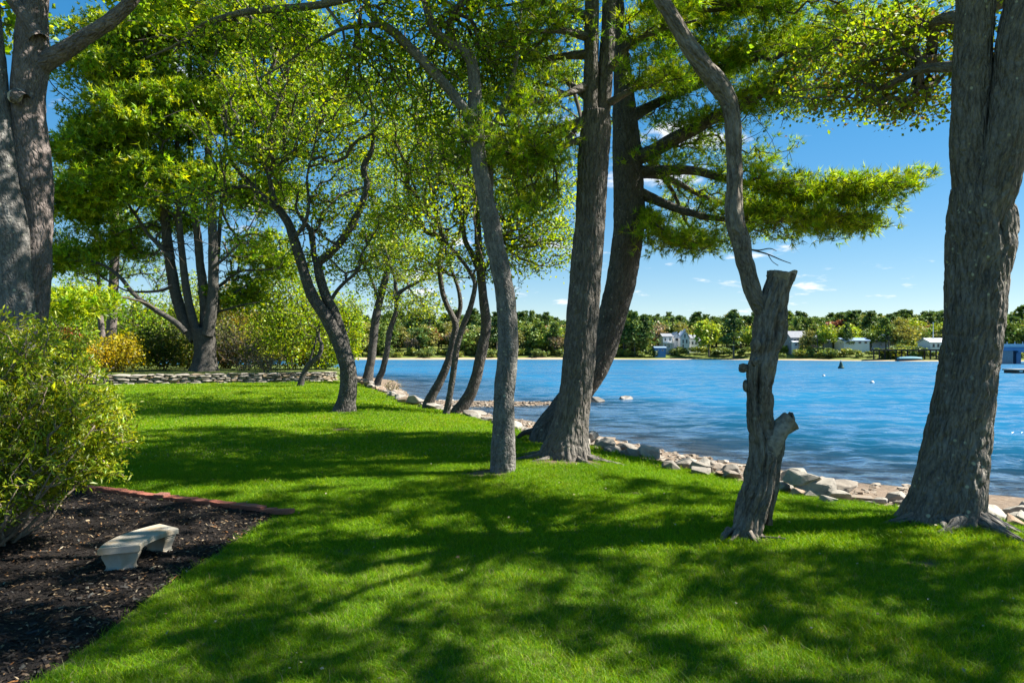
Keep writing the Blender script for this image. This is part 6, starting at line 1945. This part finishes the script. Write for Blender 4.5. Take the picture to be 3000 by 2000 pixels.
house(1950, 26, 27, 978, 1020, 'leftmost white house on the far shore with dark windows and a columned porch', along='x', wins=((-.25, .60), (.25, .60), (-.25, .16), (.2, .16)), porch=True, eave=.8)
house(1977, 30, 17, 974, 1006, 'narrow white gabled house wing between the two larger white houses', roofm='roof_pale', wins=((0, .45),), eave=.6, wsize=(.5, .2))
house(2000, 26, 26, 970, 1022, 'taller white house with steep front gable and tower-like bay', roofm='roof_pale', wins=((-.2, .42), (.2, .42), (0, .72), (-.2, .15)), eave=.6, chim=True)
house(2022, 30, 34, 982, 1020, 'white house extension with shallow roof right of the steep gable', along='x', roofm='roof_grey', wins=((-.3, .4), (0, .4), (.3, .4)), eave=.75)
house(1932, 12, 31, 1016, 1032, 'small blue shed by the water below the leftmost white house', 'blue_paint', 'roof_blue', 'x', 4, .8, ((-.25, .4), (.2, .4)))
house(2055, 34, 36, 990, 1010, 'low red-roofed cottage half hidden by trees right of the white houses', 'white_paint', 'roof_grey', 'x', 7, .55, ((-.2, .3), (.2, .3)))
house(2330, 30, 50, 971, 1022, 'large grey shingled house with dark gable right of the lopped trunk', 'grey_shingle', 'roof_grey', 'x', 10, .62, ((-.3, .45), (.05, .45), (.32, .45)))
house(2328, 22, 14, 1000, 1024, 'white flat-faced porch block in front of the grey shingled house', 'white_paint', 'roof_pale', 'x', 3, .9, ((0, .6),), wsize=(.4, .2))
house(2404, 34, 42, 984, 1006, 'grey house with pale roof behind the forked tree', 'grey_shingle', 'roof_pale', 'x', 8, .5, ((-.2, .3), (.2, .3)))
house(2496, 32, 74, 991, 1010, 'long low white house with pale blue-grey roof', 'white_paint', 'roof_blue', 'x', 8, .6, ((-.35, .35), (-.12, .35), (.12, .35), (.35, .35)), wsize=(.10, .3))
house(2560, 44, 38, 992, 1008, 'low grey-blue roofed house between trees', 'white_paint', 'roof_blue', 'x', 7, .45, ((.35, .3),))
house(2600, 40, 32, 980, 1010, 'small bright white house with front gable on the slope', 'white_paint', 'roof_pale', 'y', 8, .6, ((-.22, .35), (.22, .35), (0, .66)))
house(2632, 60, 30, 980, 996, 'long grey roof just right of the small bright white house', 'white_paint', 'roof_grey', 'x', 7, .3, ((.2, .2),))
house(2738, 20, 62, 992, 1022, 'white boathouse with arched windows left of the large right trunk', 'white_paint', 'roof_pale', 'x', 8, .62, ((-.36, .32), (-.14, .32), (.10, .36), (.34, .32)), wsize=(.10, .34), name='boathouse')
house(2950, 80, 24, 945, 968, 'white gabled house high among the trees above the bridge', 'white_paint', 'roof_pale', 'y', 7, .6, ((0, .4),))

# flagpole and utility poles
def pole(name, px, s_, top_py, label, mat, rad=.16, arm=False):
    x, y, z = far_place(px, s_)
    zt = EYE + (HOR - top_py) / F * y
    g = Geo()
    rows = np.array([(0, 0, -.3, rad), (0, 0, (zt - z) / 2, rad * .8), (0, 0, zt - z, rad * .5)])
    add_limb(g, rows[:, :3], rows[:, 3], 8, lump=0)
    root = thing(name, (x, y, z), label, 'pole')
    local('shaft', g, mat, root)
    g = Geo()
    if arm: g.box((0, 0, zt - z - .6), (2.4, .15, .18)); local('crossarm', g, mat, root)
    else: g.box((0, 0, zt - z + .1), (.4, .4, .3)); local('finial', g, mat, root)


pole('flagpole', 2734, 18, 946, 'white flagpole beside the boathouse', M['white_paint'], .22)
pole('utility_pole', 2604, 14, 982, 'dark utility pole in front of the small bright white house', M['timber'], .24, True)
pole('utility_pole', 2398, 13, 990, 'dark utility pole before the grey house with pale roof', M['timber'], .24, True)

# wharf with trestle in front of the boathouse, and the teal hull-shaped shed below it
x0, y0, z0 = far_place(2540, 9); x1, y1, z1 = far_place(2770, 9)
wz = EYE + (HOR - 1025) / F * (y0 + y1) / 2
wharf = thing('wharf', ((x0 + x1) / 2, (y0 + y1) / 2 - 3, WATER_Z), 'long low timber wharf on posts below the boathouse', 'wharf')
an = math.atan2(y1 - y0, x1 - x0); ln = math.hypot(x1 - x0, y1 - y0)
g = Geo(); g.box((0, 0, wz - WATER_Z), (ln, 3.2, .55), an); local('deck', g, M['timber'], wharf)
g = Geo(); g.box((0, -1.0, wz - WATER_Z + .95), (ln, .12, .14), an); local('rail', g, M['timber_pale'], wharf)
for q in range(14):
    f_ = -ln / 2 + ln * (q + .5) / 14
    g = Geo(); g.box((math.cos(an) * f_, math.sin(an) * f_, (wz - WATER_Z) / 2 - .6), (.35, .35, wz - WATER_Z + .9)); local('post', g, M['timber'], wharf)
x, y, z = far_place(2660, 5)
sh_ = thing('boat_shed', (x, y - 1, z), 'low teal covered boat under the wharf', 'boat')
g = Geo()
L_, W_ = 9.0, 2.2
st_ = np.linspace(-1, 1, 13)
V = []
for u in st_:
    wv = W_ / 2 * (1 - abs(u) ** 3) ** .6 + .05
    for (a_, b_) in ((-1, .0), (-1.0, 1.1), (0, 2.1), (1.0, 1.1), (1, 0)):
        V.append((u * L_ / 2, a_ * wv * (.75 if b_ == 0 else 1), b_ * .6 * (1 - .25 * u * u)))
i_ = np.arange(len(V)).reshape(13, 5)
g.add(V, np.stack([i_[:-1, :-1], i_[1:, :-1], i_[1:, 1:], i_[:-1, 1:]], -1).reshape(-1, 4)); local('hull', g, M['teal'], sh_)
g = Geo(); g.box((0, 0, -.3), (9, 2.2, .8)); local('cradle', g, M['timber'], sh_)

# road bridge at the right
by_ = 196.0
bx0 = (2890 - 1500) / F * by_
zt = EYE + (HOR - 1009) / F * by_
br = thing('road_bridge', (bx0 + 40, by_, WATER_Z), 'low blue road bridge crossing the water at the right edge', 'bridge')
def bbox(nm, c_, s_, m_):
    g = Geo(); g.box(np.array(c_) - np.array([bx0 + 40, by_, WATER_Z]), s_); return local(nm, g, M[m_], br)
bbox('parapet', (bx0 + 45, by_ - 5.4, zt - .30), (100, .35, .85), 'bridge_rail')
bbox('girder', (bx0 + 45, by_ - 5.0, zt - 1.25), (100, .5, 1.05), 'bridge')
bbox('girder', (bx0 + 45, by_ + 5.0, zt - 1.25), (100, .5, 1.05), 'bridge')
bbox('deck', (bx0 + 45, by_, zt - .72), (100, 10.2, .30), 'bridge')
bbox('parapet', (bx0 + 45, by_ + 5.4, zt - .30), (100, .35, .85), 'bridge_rail')
bbox('abutment', (bx0 + 0.5, by_, zt - 3.2), (7, 10, 4.6), 'grey_shingle')
for q, px in enumerate((2957, 2983, 3060, 3140)):
    xx = (px - 1500) / F * by_
    bbox('pier', (xx, by_ - 3.0 + (4 if q == 1 else 0), (zt - 1.7 + WATER_Z) / 2 - .5), (1.3, 1.3, zt - 1.7 - WATER_Z + 1.0), 'bridge')
    bbox('pier_cap', (xx, by_, zt - 1.95), (2.0, 9.6, .6), 'bridge')
for k in range(16):
    bbox('rail_post', (bx0 + 2 + k * 2.2, by_ - 5.4, zt + .42), (.12, .12, .6), 'bridge_rail')

# floating dock
dk = thing('floating_dock', ((2990 - 1500) / F * 112, 112, WATER_Z), 'dark floating dock in the water below the bridge', 'dock')
g = Geo(); g.box((3.5, 0, .55), (11, 3.2, .22), .04); local('deck', g, M['timber_pale'], dk)
g = Geo(); g.box((3.5, 0, .18), (10.6, 2.9, .5), .04); local('float', g, M['timber'], dk)
for q in (-1.2, 1.6, 5.4):
    g = Geo(); g.box((q, -1.68, .38), (.5, .14, .28), .04); local('fender', g, M['white_paint'], dk)

# buoys
def lathe(prof, n=14):
    a_ = np.linspace(0, 2 * np.pi, n, endpoint=False)
    V = [(r_ * math.cos(q), r_ * math.sin(q), z) for r_, z in prof for q in a_]
    i_ = np.arange(len(V)).reshape(len(prof), n); j_ = np.roll(i_, -1, 1)
    g = Geo(); g.add(V, np.stack([i_[:-1], j_[:-1], j_[1:], i_[1:]], -1).reshape(-1, 4)); return g


d_ = 3.6 * F / (1079 - HOR)
bu = thing('channel_buoy', ((2464 - 1500) / F * d_, d_, WATER_Z), 'dark green conical channel buoy out in the bay', 'buoy')
local('float', lathe([(.02, -.4), (.55, -.3), (.62, .2), (.5, .45), (.05, .5)]), M['buoy_green'], bu)
local('tower', lathe([(.42, .45), (.30, 1.0), (.16, 1.4), (.05, 1.5)]), M['buoy_green'], bu)
local('topmark', lathe([(.02, 1.3), (.14, 1.4), (.14, 1.7), (.02, 1.75)]), M['bridge_rail'], bu)
for px, py, lab, rr2 in ((2555, 1122, 'white mooring ball out in the bay, right of the lopped trunk', .22), (2413, 1102, 'small pale mooring ball beyond the lopped trunk', .2), (1766, 1101, 'small mooring ball right of the leaning pine', .2)):
    d_ = 3.6 * F / (py - HOR)
    bu = thing('mooring_buoy', ((px - 1500) / F * d_, d_, WATER_Z), lab, 'buoy')
    local('ball', lathe([(.02, -rr2)] + [(rr2 * math.cos(q), rr2 * math.sin(q) + .05) for q in np.linspace(-1.2, 1.4, 9)] + [(.01, rr2 + .05)]), M['white_paint'], bu)
    local('ring', lathe([(.03, rr2), (.05, rr2 + .08), (.02, rr2 + .14)]), M['timber'], bu)

# ------------------------------------------------------------------ trees standing right of the picture, whose crowns shade the lawn
def shade_tree(label, x, y, h, ells, seed):
    T_ = Tree('maple_tree', label, (x, y, gz(x, y)), M['bark_smooth'])
    z = gz(x, y)
    T_.limb([(x, y, z - .3, .30), (x, y, z + 2, .25), (x - .2, y + .1, z + 5, .2), (x - .1, y, h * .8, .12), (x, y, h, .05)], None, .2, 20, 'trunk', .4, px=False)
    r_ = np.random.default_rng(seed)
    tp_, td_, *_ = T_.grow(ell_pts(ells, r_), .006, .3, .5)
    foliage(T_, [broad_leaves(tp_, 8, .145, .11, MAPLE, r_, MAPLE_Y, .3)], M['leaf'])


shade_tree('maple beyond the right edge of the picture, casting shade on the near lawn', 11.5, 4.2, 12, [(10.0, 4.8, 9.5, 3.6, 2.2, 1.2, 420), (13.0, 6.4, 10.0, 3.0, 1.8, 1.0, 300), (9.5, 1.6, 9.0, 2.4, 1.4, .8, 150), (8.8, 2.6, 8.8, 1.7, 1.5, 1.0, 120), (13.5, 3.6, 10.8, 2.2, 1.4, 1.2, 140), (13.2, 8.2, 9.6, 2.0, 1.0, 1.0, 110)], 81)
